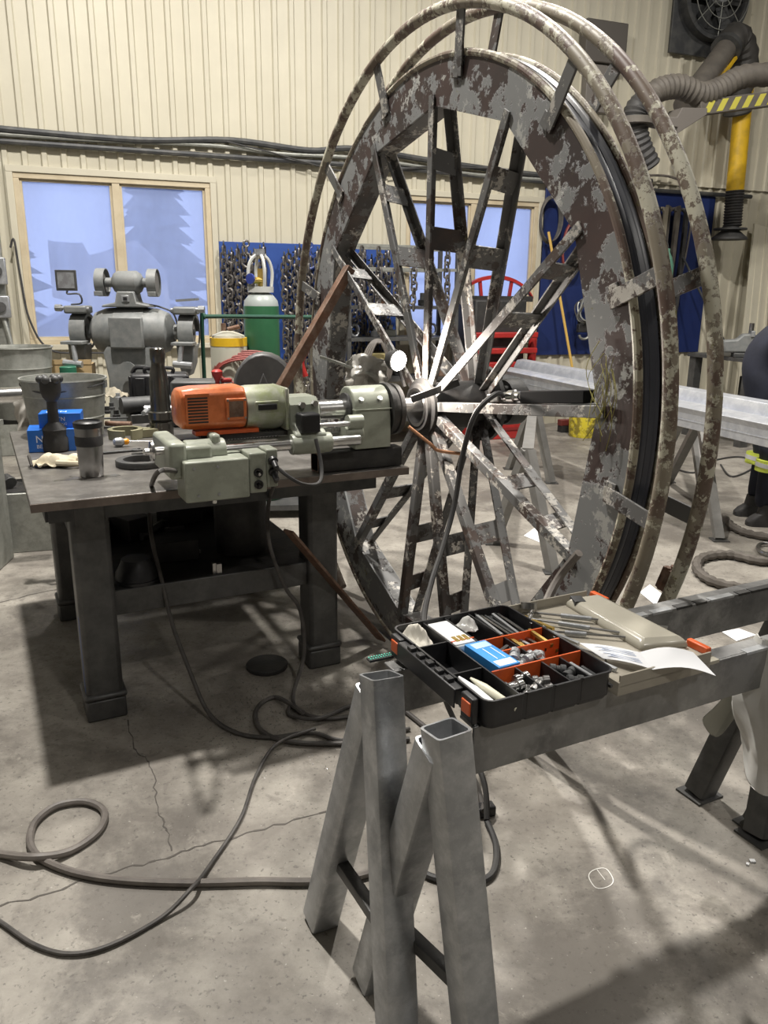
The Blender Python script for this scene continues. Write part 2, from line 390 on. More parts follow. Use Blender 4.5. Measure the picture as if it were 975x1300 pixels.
bk = MB()
for a, b in ((S0, WIN[0][0]), (WIN[0][1], WIN[1][0]), (WIN[1][1], S1)): bk.bb(a, b, .02, .12, 0, 6.5)
for (a, b, z0, z1) in WIN: bk.bb(a, b, .02, .12, 0, z0); bk.bb(a, b, .02, .12, z1, 6.5)
bk.build('backing', tin_g, wall, smooth=False)
# screws of the upper sheeting (tiny): stuff
sc_ = MB()
for i in range(60):
    for z in (3.35, 4.6): sc_.box((-5 + i * .34 + .05, -.04, z + .01 * (i % 3)), (.012, .008, .012))
sc_.build('sheeting_screw', steel_dk, wall, kind='stuff', smooth=False)

def window(n, a, b, z0, z1, frame_m):
    w_ = thing('window_%d' % n, None, None, W0, WA, kind='structure')
    f = MB(); t = .05
    f.bb(a, b, -.05, .04, z1 - t, z1); f.bb(a, b, -.05, .04, z0, z0 + t); f.bb(a, a + t, -.05, .04, z0 + t, z1 - t); f.bb(b - t, b, -.05, .04, z0 + t, z1 - t)
    f.build('window_frame', frame_m, w_, bevel=.004)
    o = MB(); e = .06
    o.bb(a - e, b + e, -.065, -.02, z1, z1 + e); o.bb(a - e, a, -.065, -.02, z0, z1); o.bb(b, b + e, -.065, -.02, z0, z1); o.bb(a - e, b + e, -.10, -.02, z0 - .05, z0)
    o.build('window_trim', tin, w_, bevel=.004)
    m_ = (a + b) / 2; MB().bb(m_ - .035, m_ + .035, -.045, .03, z0 + t, z1 - t).build('mullion', frame_m, w_, bevel=.004)
    for x0, x1 in ((a + t, m_ - .035), (m_ + .035, b - t)):
        s_ = MB(); q = .022
        s_.bb(x0, x1, -.02, .02, z1 - t - q, z1 - t); s_.bb(x0, x1, -.02, .02, z0 + t, z0 + t + q); s_.bb(x0, x0 + q, -.02, .02, z0 + t, z1 - t); s_.bb(x1 - q, x1, -.02, .02, z0 + t, z1 - t)
        sa = s_.build('sash', frame_m, w_)
        MB().bb(x0 + q, x1 - q, .002, .008, z0 + t + q, z1 - t - q).build('pane', glass_m, sa, smooth=False)
glass_m = bpy.data.materials.new('hazy_window_glass'); glass_m.use_nodes = True
_n = glass_m.node_tree; _p = _n.nodes['Principled BSDF']; _t = _n.nodes.new('ShaderNodeBsdfTransparent'); _x = _n.nodes.new('ShaderNodeMixShader')
_p.inputs['Base Color'].default_value = (.52, .60, .80, 1); _p.inputs['Roughness'].default_value = .12; _p.inputs['Transmission Weight'].default_value = 0
_tr = _n.nodes.new('ShaderNodeBsdfTranslucent'); _tr.inputs[0].default_value = (.75, .8, .95, 1); _y = _n.nodes.new('ShaderNodeMixShader'); _y.inputs[0].default_value = .6
_n.links.new(_p.outputs[0], _y.inputs[1]); _n.links.new(_tr.outputs[0], _y.inputs[2])
_nz = _n.nodes.new('ShaderNodeTexNoise'); _nz.inputs['Scale'].default_value = 1.4; _nz.inputs['Detail'].default_value = 6
_r = _n.nodes.new('ShaderNodeMapRange'); _r.inputs[1].default_value = .35; _r.inputs[2].default_value = .7; _r.inputs[3].default_value = .38; _r.inputs[4].default_value = .62
_n.links.new(_nz.outputs[0], _r.inputs[0]); _n.links.new(_r.outputs[0], _x.inputs[0])
_n.links.new(_y.outputs[0], _x.inputs[1]); _n.links.new(_t.outputs[0], _x.inputs[2]); _n.links.new(_x.outputs[0], _n.nodes['Material Output'].inputs[0])
window(1, *WIN[0], wood_f); window(2, *WIN[1], wood_f)

# outside, seen dimly through the panes
yard_m = mat('dusk_yard_gravel', (.25, .27, .33), (.20, .22, .28), rough=.9, scale=2, soft=.3)
c2 = [Ww(-16, -.15, 0), Ww(20, -.15, 0), Ww(20, -26, 0), Ww(-16, -26, 0)]
MB().add([Vector((v.x, v.y, z)) for z in (-.15, -.05) for v in c2], [(0, 1, 2, 3), (7, 6, 5, 4), (0, 4, 5, 1), (1, 5, 6, 2), (2, 6, 7, 3), (3, 7, 4, 0)]).build('ground', yard_m, kind='structure', smooth=False, origin=False)
leaf = mat('dusk_conifer_foliage', (.10, .13, .15), (.16, .19, .22), rough=.9, scale=3, soft=.3)
def conifer(s, d, h, lab, sd):
    R = random.Random(sd); t = thing('conifer_tree', lab, 'tree', Ww(s, d, -.05), 0, 'trees outside the windows')
    MB().rod((0, 0, 0), (0, 0, h), .16, .03, 8).build('trunk', wood, t)
    f = MB(); k = 15
    for i in range(k):
        z = .5 + (h - .4) * i / k; r = (1 - i / k) * h * .24 + .2; L = []; n = 22
        L.append([Vector((r * (1 if j % 2 else .55) * R.uniform(.8, 1.15) * math.cos(2 * PI * j / n), r * (1 if j % 2 else .55) * R.uniform(.8, 1.15) * math.sin(2 * PI * j / n), z - R.uniform(0, .25))) for j in range(n)])
        L.append([Vector((.03 * math.cos(2 * PI * j / n), .03 * math.sin(2 * PI * j / n), z + h / k * 1.7)) for j in range(n)])
        f.loops(L)
    f.build('foliage', leaf, t, smooth=False)
conifer(-5.2, -13, 6.2, 'dark conifer outside, seen through the left pane of the left window', 1)
conifer(-1.0, -15, 6.6, 'dark conifer outside, right side of the left window', 2)
conifer(2.4, -12, 6.8, 'dark conifer outside, seen through the window behind the wheel', 3)
# plastic sheet hung outside the left window
tarp_m = mat('white_plastic_sheet', (.85, .88, .95), rough=.4, vary=.05)
g = []
for i in range(22):
    r = []; u = i / 21
    for j in range(12):
        v = j / 11; top = 2.05 + .55 * u ** 1.5 if u < .75 else 2.40 - (u - .75) * 1.2; z = 1.25 + .35 * (1 - u) * (1 if u < .3 else .4) + (top - 1.45) * v
        r.append(Ww(-3.5 + 1.25 * u, -1.0 - .10 * math.sin(u * 34) * (1 - v * .5) - .25 * v, z - .1))
    g.append(r)
MB().sheet(g, .004).build('plastic_sheet', tarp_m, label='white pleated plastic sheet hanging outside the left pane of the left window', cat='sheet')
car_m = mat('silver_car_paint', (.55, .58, .66), rough=.25, metal=.4)
t = thing('car', 'pale parked car outside, low in the right pane of the left window', 'car', Ww(-2.3, -7.0, -.05), WA)
MB().prism([(-2.1, .35), (2.1, .35), (2.15, .8), (1.3, .98), (.7, 1.45), (-.8, 1.48), (-1.7, 1.0), (-2.1, .9)], (0, -.8, 0), (1, 0, 0), (0, 0, 1), (0, 1.6, 0)).build('body', car_m, t, bevel=.06)
for x in (-1.3, 1.3):
    for y in (-.78, .78): MB().rod((x, y - .1, .33), (x, y + .1, .33), .33, n=20).build('wheel', black_r, t)
MB().prism([(-.7, 1.02), (1.05, 1.02), (.65, 1.38), (-.7, 1.4)], (0, -.82, 0), (1, 0, 0), (0, 0, 1), (0, .03, 0)).build('side_window', dark, t)

# ---------------------------------------------------------------- boards, conduits on the back wall
def wbox(name, m, s0, s1, d0, d1, z0, z1, label, cat, **k):
    mb = MB().bb(s0 - (s0 + s1) / 2, s1 - (s0 + s1) / 2, -(d1 - d0), 0, 0, z1 - z0)
    ob = mb.build(name, m, origin=False, bevel=.003); ob.location = Ww((s0 + s1) / 2, d0, z0); ob.rotation_euler = (0, 0, WA)
    return tag(ob, label, cat, **k)
wbox('wall_board', blue_b, -1.86, .10, .024, .045, .80, 2.07, 'bright blue painted board behind the hanging chains', 'board')
wbox('wall_board', navy_b, 1.96, 4.45, .024, .045, .86, 2.80, 'dark navy board right of the window behind the wheel', 'board')
def wpath(name, pts, r, m, label, cat, n=8, group=None):
    P = [Ww(s, d, z) for s, d, z in pts]
    return MB().tube(sm(P, 6), r, n).build(name, m, label=label, cat=cat, group=group)
wpath('wall_cable', [(-4.6, .09, 3.00), (-3.78, .09, 2.97), (-2.6, .09, 2.96), (-1.7, .09, 3.02), (-.9, .09, 2.98), (-.4, .09, 3.03), (.6, .09, 2.96), (1.9, .09, 2.90), (3.4, .09, 2.92)], .030, steel_dk, 'thick black cable, uppermost along the ribbed wall', 'cable')
wpath('wall_cable', [(-4.6, .08, 2.93), (-3.2, .08, 2.93), (-1.9, .08, 2.96), (-1.2, .08, 2.93), (-.3, .08, 2.94), (1, .08, 2.86), (2.2, .08, 2.86)], .020, galv, 'thinner grey cable just below the thick black wall cable', 'cable')
wpath('conduit_pipe', [(-4.6, .07, 2.87), (-2, .07, 2.87), (0, .07, 2.87), (1.6, .07, 2.84), (3.2, .07, 2.82), (5, .07, 2.82)], .026, steel_dk, 'straight brown conduit pipe, lowest of the three lines on the wall', 'conduit')
wpath('wall_cable', [(-1.75, .12, 3.0), (-1.3, .12, 2.93), (-.95, .12, 2.86), (-.55, .12, 2.80), (-.1, .12, 2.82), (.4, .12, 2.9), (1.3, .12, 2.93)], .008, black_r, 'thin loose black wire drooping from the wall cables', 'cable')

# post with switch boxes at the left edge
t = thing('switch_post', 'grey steel post with two switch boxes at the left of the window', 'post', Ww(-3.98, .12, 0), WA)
MB().bb(-.10, .10, -.06, .10, 0, 3.0).build('column', galv, t, bevel=.008)
for z, h in ((1.62, .24), (1.32, .2)):
    b = MB().bb(-.02, .13, -.16, -.06, z, z + h).build('switch_box', steel, t, bevel=.01)
    MB().rod((.055, -.16, z + h / 2), (.055, -.19, z + h / 2), .045, n=16).build('dial', steel_dk, b)
MB().tube(sm([(.06, -.1, 1.86), (.05, -.1, 2.1), (.10, -.12, 2.5), (.05, -.1, 3.0)], 6), .03, 8).build('conduit', galv, t)
MB().tube(sm([(.06, -.11, 1.32), (.10, -.14, 1.1), (.12, -.15, .9)], 6), .02, 8).build('lower_conduit', galv, t)
wpath('wall_cable', [(-3.80, .14, 1.95), (-3.76, .15, 2.02), (-3.74, .15, 1.7), (-3.70, .15, 1.3), (-3.55, .15, 1.02), (-3.2, .14, .98), (-2.6, .14, .98)], .010, black_r, 'thin black wire looping down beside the left window', 'cable')

# ---------------------------------------------------------------- chains
def chain_mesh(n, seed):
    R = random.Random(seed); mb = MB(); z = 0; x = 0
    for i in range(n):
        z = -i * .066; rz = (i % 2) * PI / 2 + PI / 4 + R.uniform(-.3, .3); M = Matrix.Translation((R.uniform(-.010, .010), 0, z)) @ Matrix.Rotation(rz, 4, 'Z')
        pts = [(0.031 * math.cos(a), 0, .030 * math.sin(a) + (.018 if math.sin(a) > 0 else -.018)) for a in [2 * PI * k / 10 for k in range(10)]]
        mb.tube([M @ Vector(p) for p in pts], .0115, 5, closed=True)
    return mb
chain_m = mat('dark_oiled_chain', (.13, .12, .115), (.30, .28, .26), rough=.38, metal=.7, scale=30, soft=.2)
protos = []
hang = []
xs_chain = [-1.83, -1.79, -1.75, -1.70, -1.62, -1.57, -1.52, -1.47, -1.42, -1.22, -1.16, -1.10, -1.04, -.98, -.92, -.86, -.80, -.74, -.44, -.38, -.32, -.26, -.16, -.10, -.04]
hook_p = None
for i, s in enumerate(xs_chain):
    k = i % 3
    zt = 1.98 - .03 * ((i * 7) % 4)
    lab = ['chain hanging on the blue board, in the bundle nearest the window', 'chain in the second bundle from the window, left of the green cylinder', 'chain in the dense bundle right of the green cylinder', 'chain seen between wheel rim and spokes on the blue board'][0 if i < 4 else 1 if i < 9 else 2 if i < 18 else 3]
    grp = ['chain bundle by the window', 'second chain bundle', 'dense chain bundle', 'chains behind the wheel'][0 if i < 4 else 1 if i < 9 else 2 if i < 18 else 3]
    if k >= len(protos):
        r = thing('chain', lab, 'chain', (0, 0, 0), 0, grp)
        o = chain_mesh([21, 24, 19][k], k).build('links', chain_m, r, origin=False)
        MB().tube(sm([(0, .09, .03), (0, .0, .035), (0, -.02, .06), (0, -.015, .09)], 4), .008, 6).build('peg', steel_dk, r)
        protos.append(r)
    else: r = copy_thing(protos[k], label=lab, group=grp)
    r.location = Ww(s, .15 + .055 * (i % 2), zt); r.rotation_euler = (0, 0, WA)
# hooks on top of bundles
for i, (s, m_, lb) in enumerate(((-1.60, chain_m, 'bare steel grab hook above the first chain bundle'), (-.93, mat('blue_hook_paint', (.04, .07, .25), rough=.4), 'blue-painted hook left of the dense chain bundle'), (-.62, galv, 'grey hook on top of the dense chain bundle'))):
    t = thing('chain_hook', lb, 'hook', Ww(s, .17, 1.90), WA)
    MB().tube(sm([(0, 0, .12), (0, 0, .06), (.05, 0, .02), (.05, 0, -.05), (0, 0, -.08), (-.05, 0, -.05), (-.05, 0, 0)], 5), [.016] * 26 + [.012] * 5, 8).build('hook', m_, t)
    MB().tube([(.03 * math.cos(a), 0, .15 + .03 * math.sin(a)) for a in [2 * PI * k / 12 for k in range(12)]], .010, 6, closed=True).build('eye', m_, t)
    MB().rod((0, -.0, .175), (0, .14, .175), .009).build('peg', steel_dk, t)

# ================================================================ THE BIG WHEEL
# local frame: x along the axle (away), y in the wheel plane (far side +), z up; e = -y points to the near right
WZ = WC.z
wheel = thing('spoked_wheel', 'huge rusty spoked steel wheel with flaking paint standing beside the bench', 'wheel', (WC.x, WC.y, 0), AL)
def WP(off, R, deg, z0=WZ): a = math.radians(deg); return Vector((off, -R * math.cos(a), z0 + R * math.sin(a)))
ANG = [115, 88, 61, 32, 3, -23, -52, -76, -98, -127, -170, 147]
RIN = 1.05; RPL = 1.195
def plate(x0, x1, name, r_out, r_in):
    mb = MB(); n = 144; A = sorted([a % 360 for a in ANG]); lo = []
    for i in range(n):
        d = 360 * i / n
        # distance to the inner polygon along this direction
        for k in range(len(A)):
            a = A[k]; b = A[(k + 1) % len(A)] + (360 if k == len(A) - 1 else 0); dd = d if d >= a else d + 360
            if a <= dd <= b:
                p = Vector((math.cos(math.radians(a)), math.sin(math.radians(a)))) * r_in; q = Vector((math.cos(math.radians(b)), math.sin(math.radians(b)))) * r_in
                u = Vector((math.cos(math.radians(d)), math.sin(math.radians(d)))); nn = Vector((-(q - p).y, (q - p).x)); ri = p.dot(nn) / u.dot(nn); break
        lo.append([WP(x0, ri, d), WP(x0, r_out, d), WP(x1, r_out, d), WP(x1, ri, d)])
    return mb.loops(lo, closed_ring=True).build(name, rim_m, wheel, bevel=0)
plate(.022, .032, 'front_rim_plate', RPL, RIN)
plate(.120, .130, 'rear_rim_plate', RPL, RIN + .01)
AN = sorted([a % 360 for a in ANG])
for k in range(len(AN)):
    a = AN[k]; b = AN[(k + 1) % 12]; mb = MB(); p = WP(.076, RIN + .004, a); q = WP(.076, RIN + .004, b)
    mb.bar(p, q, .088, .010, up=(WP(.076, 1, (a + (b if b > a else b + 360)) / 2) - Vector((.076, 0, WZ)))).build('inner_rim_strip', spoke_m, wheel, smooth=False)
def tor(off, R, r, name, m, a0=0, a1=360, n=120, k=10, sx=1.0, label=None):
    full = a1 - a0 >= 360; P = [WP(off, R, a0 + (a1 - a0) * i / n) for i in range(n if full else n + 1)]; L = []
    for i in range(len(P)):
        d = a0 + (a1 - a0) * i / n; c = Vector((off, 0, WZ)); e = (P[i] - c).normalized()
        L.append([P[i] + Vector((1, 0, 0)) * r * sx * math.cos(2 * PI * j / k) + e * r * math.sin(2 * PI * j / k) for j in range(k)])
    return MB().loops(L, closed_ring=full).build(name, m, wheel, label=label)
tor(.027, 1.205, .013, 'front_flange_bead', ring_m, sx=1.0)
tor(.126, 1.207, .011, 'rear_flange_bead', ring_m)
# web drum behind the tyre and the tyre itself
mb = MB(); L = []
for i in range(120):
    d = 3 * i; L.append([WP(.036, 1.165, d), WP(.036, 1.172, d), WP(.118, 1.172, d), WP(.118, 1.165, d)])
mb.loops(L, closed_ring=True).build('rim_drum', rim_m, wheel)
tyre_m = mat('worn_black_tyre', (.024, .026, .034), (.045, .048, .060), rough=.36, scale=5, soft=.25)
L = []
for i in range(144):
    d = 2.5 * i; L.append([WP(.040, 1.172, d), WP(.041, 1.198, d), WP(.050, 1.208, d), WP(.062, 1.209, d), (WP(.066, 1.207, d)), WP(.068, 1.209, d), WP(.086, 1.2095, d), WP(.088, 1.2075, d), WP(.092, 1.209, d), WP(.104, 1.208, d), WP(.113, 1.198, d), WP(.114, 1.172, d)])
MB().loops(L, closed_ring=True).build('tyre', tyre_m, wheel, label='black rubber tread band between the two flanges')
# two guard rings, open at the floor
tor(0.0, 1.347, .021, 'front_guard_ring', ring_m, -58, 236, 130, 12, label='front tubular guard ring, cream paint flaking')
tor(.152, 1.355, .021, 'rear_guard_ring', ring_m, -58, 236, 130, 12, label='rear tubular guard ring, cream paint flaking')
# clamp joint low on the rear ring
c = WP(.152, 1.355, -19); mb = MB(); e = WP(0, 1, -19) - Vector((0, 0, WZ)); tg = WP(0, 1, 71) - Vector((0, 0, WZ))
mb.bar(c - e * .055 - tg * .004, c + e * .0 - tg * .004, .05, .012, up=(1, 0, 0)).bar(c - e * .055 + tg * .02, c + tg * .02, .05, .012, up=(1, 0, 0))
cl = mb.build('ring_clamp', rust, wheel, bevel=.002)
MB().rod(c - e * .04 - tg * .03, c - e * .04 + tg * .05, .008).build('bolt', rust, cl)
MB().rod(c - e * .04 - tg * .03 + Vector((.02, 0, 0)), c - e * .04 + tg * .05 + Vector((.02, 0, 0)), .008).build('bolt', rust, cl)
# stand-off brackets from the rim to the rings
for a in (79, 107, 134, 162, 49.5, 19, -9, -38, 190, 218):
    b_ = MB(); p = WP(.016, 1.13, a); q = WP(-.004, 1.345, a); tg = WP(0, 1, a + 90) - Vector((0, 0, WZ))
    b_.bar(p, q, .008, .050, up=tg); p2 = WP(.137, 1.13, a); q2 = WP(.150, 1.350, a); b_.bar(p2, q2, .050, .008, up=(1, 0, 0))
    br = b_.build('ring_bracket', spoke_m, wheel, bevel=.0015)
    MB().bar(WP(.016, 1.125, a + .9), WP(.016, 1.17, a + .9), .010, .046, up=tg).build('bracket_foot', spoke_m, br, bevel=.002)
# spokes: front bar + rear bar tied by batten plates
HZ = WZ - .07
for i, a in enumerate(ANG):
    aa = math.radians(a); pf = WP(.016, RIN + .035, a); pr = WP(.108, RIN + .01, a)
    # hub ends: aim at the eccentric hub centre
    d = (Vector((0, 0, HZ)) - Vector((0, pf.y, pf.z))).normalized(); hf = Vector((.035, 0, HZ)) - d * .10; hr = Vector((.29, 0, HZ)) - d * .10
    tg = Vector((0, -d.z, d.y))
    sp = MB(); W_ = .036
    for p, q, sgn in ((pf, hf, 1), (pr, hr, -1)):       # each bar an L-angle
        sp.bar(p, q, .007, W_, up=tg)
        mid = Vector((.017 * sgn, 0, 0)); sp.bar(p + tg * (W_ / 2 - .003) + mid, q + tg * (W_ / 2 - .003) + mid, .034, .007, up=tg)
    s_ = sp.build('spoke', spoke_m, wheel, bevel=.0015)
    for f, wd in ((.20, .075), (.47, .085)):
        c1 = pf.lerp(hf, f); c2 = pr.lerp(hr, f)
        MB().bar(c1 + Vector((.004, 0, 0)), c2 - Vector((.004, 0, 0)), wd, .006, up=tg).build('batten_plate', spoke_m, s_, smooth=False)
# hub: long drum, open bore with the boring bar through it
H = Vector((0, 0, HZ))
hub = MB().ring([(.078, .0), (.095, .0), (.098, .015), (.118, .02), (.118, .035), (.098, .045), (.098, .28), (.125, .285), (.125, .31), (.078, .31)], H, (1, 0, 0), 40).build('hub', dark, wheel, sharp=30)
MB().ring([(.066, -.004), (.0785, -.004), (.0785, .30), (.066, .30)], H, (1, 0, 0), 40).build('machined_bore', chrome_d, hub, label='freshly machined bright bore of the hub')
MB().lathe([(.07, .31), (.16, .315), (.16, .335), (.075, .345), (.07, .42), (.04, .425)], H, (1, 0, 0), 28).build('rear_bearing', dark, wheel)
# dark gearbox closing the far end of the hub
gbx = MB().lathe([(.045, .42), (.095, .425), (.10, .44), (.10, .50), (.08, .52), (.05, .525)], H, (1, 0, 0), 24).build('hub_gearbox', dark, wheel)
for k in range(6): MB().rod(H + Vector((.422, .075 * math.cos(k * 1.047), .075 * math.sin(k * 1.047))), H + Vector((.405, .075 * math.cos(k * 1.047), .075 * math.sin(k * 1.047))), .010, n=6).build('flange_bolt', steel_dk, gbx)
# loose string and dry grass caught on the rim
gr = MB()
for i in range(14):
    a = 10 + rnd(-4, 4); p = WP(.014, 1.07 + rnd(0, .06), a); gr.tube(sm([p, p + Vector((-.01, rnd(-.05, .05), -.08)), p + Vector((-.012, rnd(-.04, .07), -.17))], 4), .0012, 4)
gr.build('dry_grass', mat('dry_grass', (.35, .32, .10), rough=.9), wheel, kind='stuff')

# rusty brace bars leaning on the wheel
def wl(off, e, z): return Vector((WC.x, WC.y, 0)) + AX * off - EY * e + Vector((0, 0, z))
p0 = Y(444, 340, 3.93); p1 = Tw(1.0, .78, .94)
MB().bar(p0, p1, .045, .045, up=(0, 0, 1)).build('brace_bar', rust, label='brown rusty steel bar leaning from the left of the wheel rim down to the bench', cat='bar', bevel=.003)
p0 = G(484, 812, .03); p1 = Y(366, 674, 2.98)
MB().bar(p0, p1, .055, .012, up=(0, 0, 1)).build('flat_bar', rust, label='rusty flat bar slanting down beside the right bench leg', cat='bar', bevel=.002)

# ================================================================ THE WORK BENCH
bench = thing('work_bench', 'heavy dark steel work bench with thick square legs', 'bench', (T0.x, T0.y, 0), AL)
top_m = mat('greasy_bench_top', (.10, .095, .09), (.17, .16, .15), (.30, .29, .27), rough=.38, metal=.35, scale=5, thr=.5, soft=.2, thr3=.66, scale3=16, bump=.1)
edge_m = mat('worn_bench_edge', (.17, .14, .12), rough=.5, metal=.4, vary=.3)
MB().bb(0, 1.40, 0, 1.5, .892, .92).build('bench_top', top_m, bench, bevel=.003)
MB().bb(.0, 1.40, -.006, 0, .890, .918).build('edge_strip', edge_m, bench)
MB().bb(.06, 1.34, .17, .19, .80, .892).bb(.06, 1.34, 1.3, 1.32, .80, .892).bb(.05, .07, .19, 1.3, .80, .892).bb(1.32, 1.34, .19, 1.3, .80, .892).build('apron', steel_dk, bench)
for i, (x, y) in enumerate(((.195, .235), (1.12, .285), (.195, 1.3), (1.12, 1.3))):
    w_ = .135
    l = MB().bb(x - w_ / 2, x + w_ / 2, y - w_ / 2, y + w_ / 2, .02, .892).build('leg', leg_m, bench, bevel=.018)
    MB().bb(x - w_ / 2 - .006, x + w_ / 2 + .006, y - w_ / 2 - .006, y + w_ / 2 + .006, 0, .085).build('foot_sleeve', leg_m, l, bevel=.008)
    MB().bb(x - w_ / 2 - .012, x + w_ / 2 + .012, y - w_ / 2 - .012, y + w_ / 2 + .012, .085, .11).build('weld_collar', leg_m, l, bevel=.012)
MB().bb(.127, .1285, .19, .22, .11, .42).build('blue_paint_streak', blue_b, bench, label='blue paint streak down the left leg')
MB().bb(.262, 1.06, .25, .262, .385, .485).build('shelf_rail', leg_m, bench, bevel=.003)
MB().bb(.20, 1.12, .262, 1.3, .475, .485).build('lower_shelf', dark, bench)
MB().bar((.195, .30, .60), (.195, 1.24, .60), .05, .06).build('side_rail', dark, bench)

# things on the lower shelf
def sp(x, y, z=.41): return Tw(x, y, z)
def on_shelf(name, lab, cat, x, y, z=.486, rz=0, **k): return thing(name, lab, cat, Tw(x, y, z), AL + rz, **k)
t = on_shelf('cup_brush', 'black steel wire cup brush on the front of the lower shelf', 'brush', .37, .34)
MB().lathe([(.05, 0), (.085, .0), (.082, .035), (.06, .075), (.055, .09), (.04, .09)], n=24).build('body', black_p, t)
MB().ring([(.082, .0), (.090, .0), (.090, .012), (.082, .012)], (0, 0, 0), (0, 0, 1), 24).build('rim', black_p, t)
t = on_shelf('steel_pipe_offcut', 'large dark pipe offcut standing on the lower shelf', 'pipe', .86, .55)
MB().ring([(.10, 0), (.115, 0), (.115, .24), (.10, .24)], (0, 0, 0), (0, 0, 1), 28).build('tube', dark, t)
for i in range(12):
    x = rnd(.3, 1.05); y = rnd(.5, 1.2); s_ = rnd(.05, .13); R = Euler((0, 0, rnd(0, 3))).to_matrix()
    wh = ['at the far left of', 'left behind the black brush on', 'deep in the left half of', 'in the middle of', 'right of the pipe offcut on', 'at the far right of'][i // 2]
    labs = ['dark steel block lying %s the lower bench shelf' % wh, 'dark round stock lying %s the lower bench shelf' % wh]; x = .32 + .13 * (i // 2) + rnd(-.02, .02)
    if i % 2: MB().box((0, 0, s_ * .4), (s_ * 1.6, s_, s_ * .8), R).build('steel_block', dark, label=labs[0], cat='offcut', group='steel blocks on the lower shelf', bevel=.004, origin=False).location = Tw(x, y, .486)
    else:
        z = s_ * .35
        MB().rod(R @ Vector((-.15, 0, z)), R @ Vector((.15, 0, z)), z, n=12).build('round_stock', steel_dk, label=labs[1], cat='offcut', group='round stock on the lower shelf', origin=False).location = Tw(x, y, .486)
for i, (px, py) in enumerate(((222, 676), (240, 707), (278, 727), (272, 727))):
    q = G(px, py, .487); MB().box((0, 0, .02), ((.09, .1, .02, .015)[i], .02, (.015, .012, .04, .045)[i]), Euler((0, 0, AL)).to_matrix()).build('machined_offcut', chrome_d, label=['short bright flat bar deep on the shelf', 'bright flat bar on the shelf beside the black pot', 'small bright steel stub, right one of two on the shelf', 'small bright steel stub, left one of two on the shelf'][i], cat='offcut', origin=False).location = q
q = G(180, 725, .0)

# things on the bench top --------------------------------------------------------
def on_bench(name, lab, cat, px, py, rz=0, z=.921, **k): return thing(name, lab, cat, G(px, py, z), AL + rz, **k)
def disc_text(body, parent, loc, size, m, rot, ext=.0004):
    cu = bpy.data.curves.new('lettering', 'FONT'); cu.body = body; cu.size = size; cu.extrude = ext; cu.align_x = 'LEFT'
    o = bpy.data.objects.new('lettering', cu); COL.objects.link(o)
    dg = bpy.context.evaluated_depsgraph_get(); dg.update(); me = bpy.data.meshes.new_from_object(o.evaluated_get(dg)); bpy.data.objects.remove(o)
    o = bpy.data.objects.new('lettering', me); COL.objects.link(o); me.materials.clear(); me.materials.append(m); o.parent = parent; o.location = loc; o.rotation_euler = rot; return o
# two blue bearing cartons
lbl = mat('white_print', (.85, .88, .92), rough=.5)
t = thing('bearing_carton', 'larger blue bearing carton, lower of the two stacked on the bench', 'carton', G(74, 573, .921), AL - .12)
MB().bb(-.115, .115, 0, .15, 0, .095).build('box', blue_c, t, bevel=.0015)
disc_text('NTN', t, (-.085, -.0008, .042), .042, lbl, (PI / 2, 0, 0)); disc_text('BEARING', t, (-.083, -.0008, .017), .022, lbl, (PI / 2, 0, 0))
qq = t.location.copy()
t = thing('bearing_carton', 'smaller blue bearing carton stacked on the larger one', 'carton', qq + Vector((0.0, .055, .096)), AL - .20)
MB().bb(-.085, .085, -.02, .10, 0, .062).build('box', blue_c, t, bevel=.0015)
disc_text('NTN', t, (-.03, -.0208, .030), .024, lbl, (PI / 2, 0, 0)); disc_text('BEARING', t, (-.03, -.0208, .012), .014, lbl, (PI / 2, 0, 0)); disc_text('NTN', t, (-.06, .02, .0625), .04, lbl, (0, 0, 0))
# black impact tool standing on its nose
t = on_bench('drive_socket_tool', 'dark grey cast tool with knobbed head standing before the blue cartons', 'tool', 72, 572)
MB().lathe([(.038, 0), (.045, .004), (.045, .045), (.040, .055), (.042, .075), (.030, .088), (.018, .10), (.017, .17), (.028, .185), (.034, .205), (.034, .24), (.02, .25)], n=20).build('body', dark, t)
h = MB()
for k in range(6): h.sph((.03 * math.cos(k * 1.05), .03 * math.sin(k * 1.05), .245), .014)
h.build('knob_ring', steel_dk, t); t.scale = (1.25,) * 3
# travel mug
t = on_bench('travel_mug', 'stainless steel travel mug with black lid and grip band', 'mug', 117, 604)
MB().lathe([(.033, 0), (.036, .004), (.038, .05), (.041, .152), (.040, .155)], n=36).build('body', chrome_d, t)
MB().lathe([(.0415, .155), (.0435, .158), (.0435, .172), (.038, .176), (.036, .170), (.01, .170)], n=36).build('lid', black_p, t)
MB().ring([(.0392, .098), (.0418, .100), (.0424, .128), (.0412, .130)], (0, 0, 0), (0, 0, 1), 36).build('grip_band', black_r, t); t.scale = (1.18,) * 3
# steel plate under the mug
t = on_bench('steel_strap', 'bright flat steel strap lying under the travel mug', 'strap', 112, 606, z=.9205)
MB().prism([(-.12, -.012), (.10, -.022), (.115, -.008), (.10, .012), (-.03, .012), (-.05, .05), (-.062, .048), (-.05, .006), (-.12, 0)], (0, 0, -.0005), (1, 0, 0), (0, 1, 0), (0, 0, .001)).build('strap', chrome_d, t)
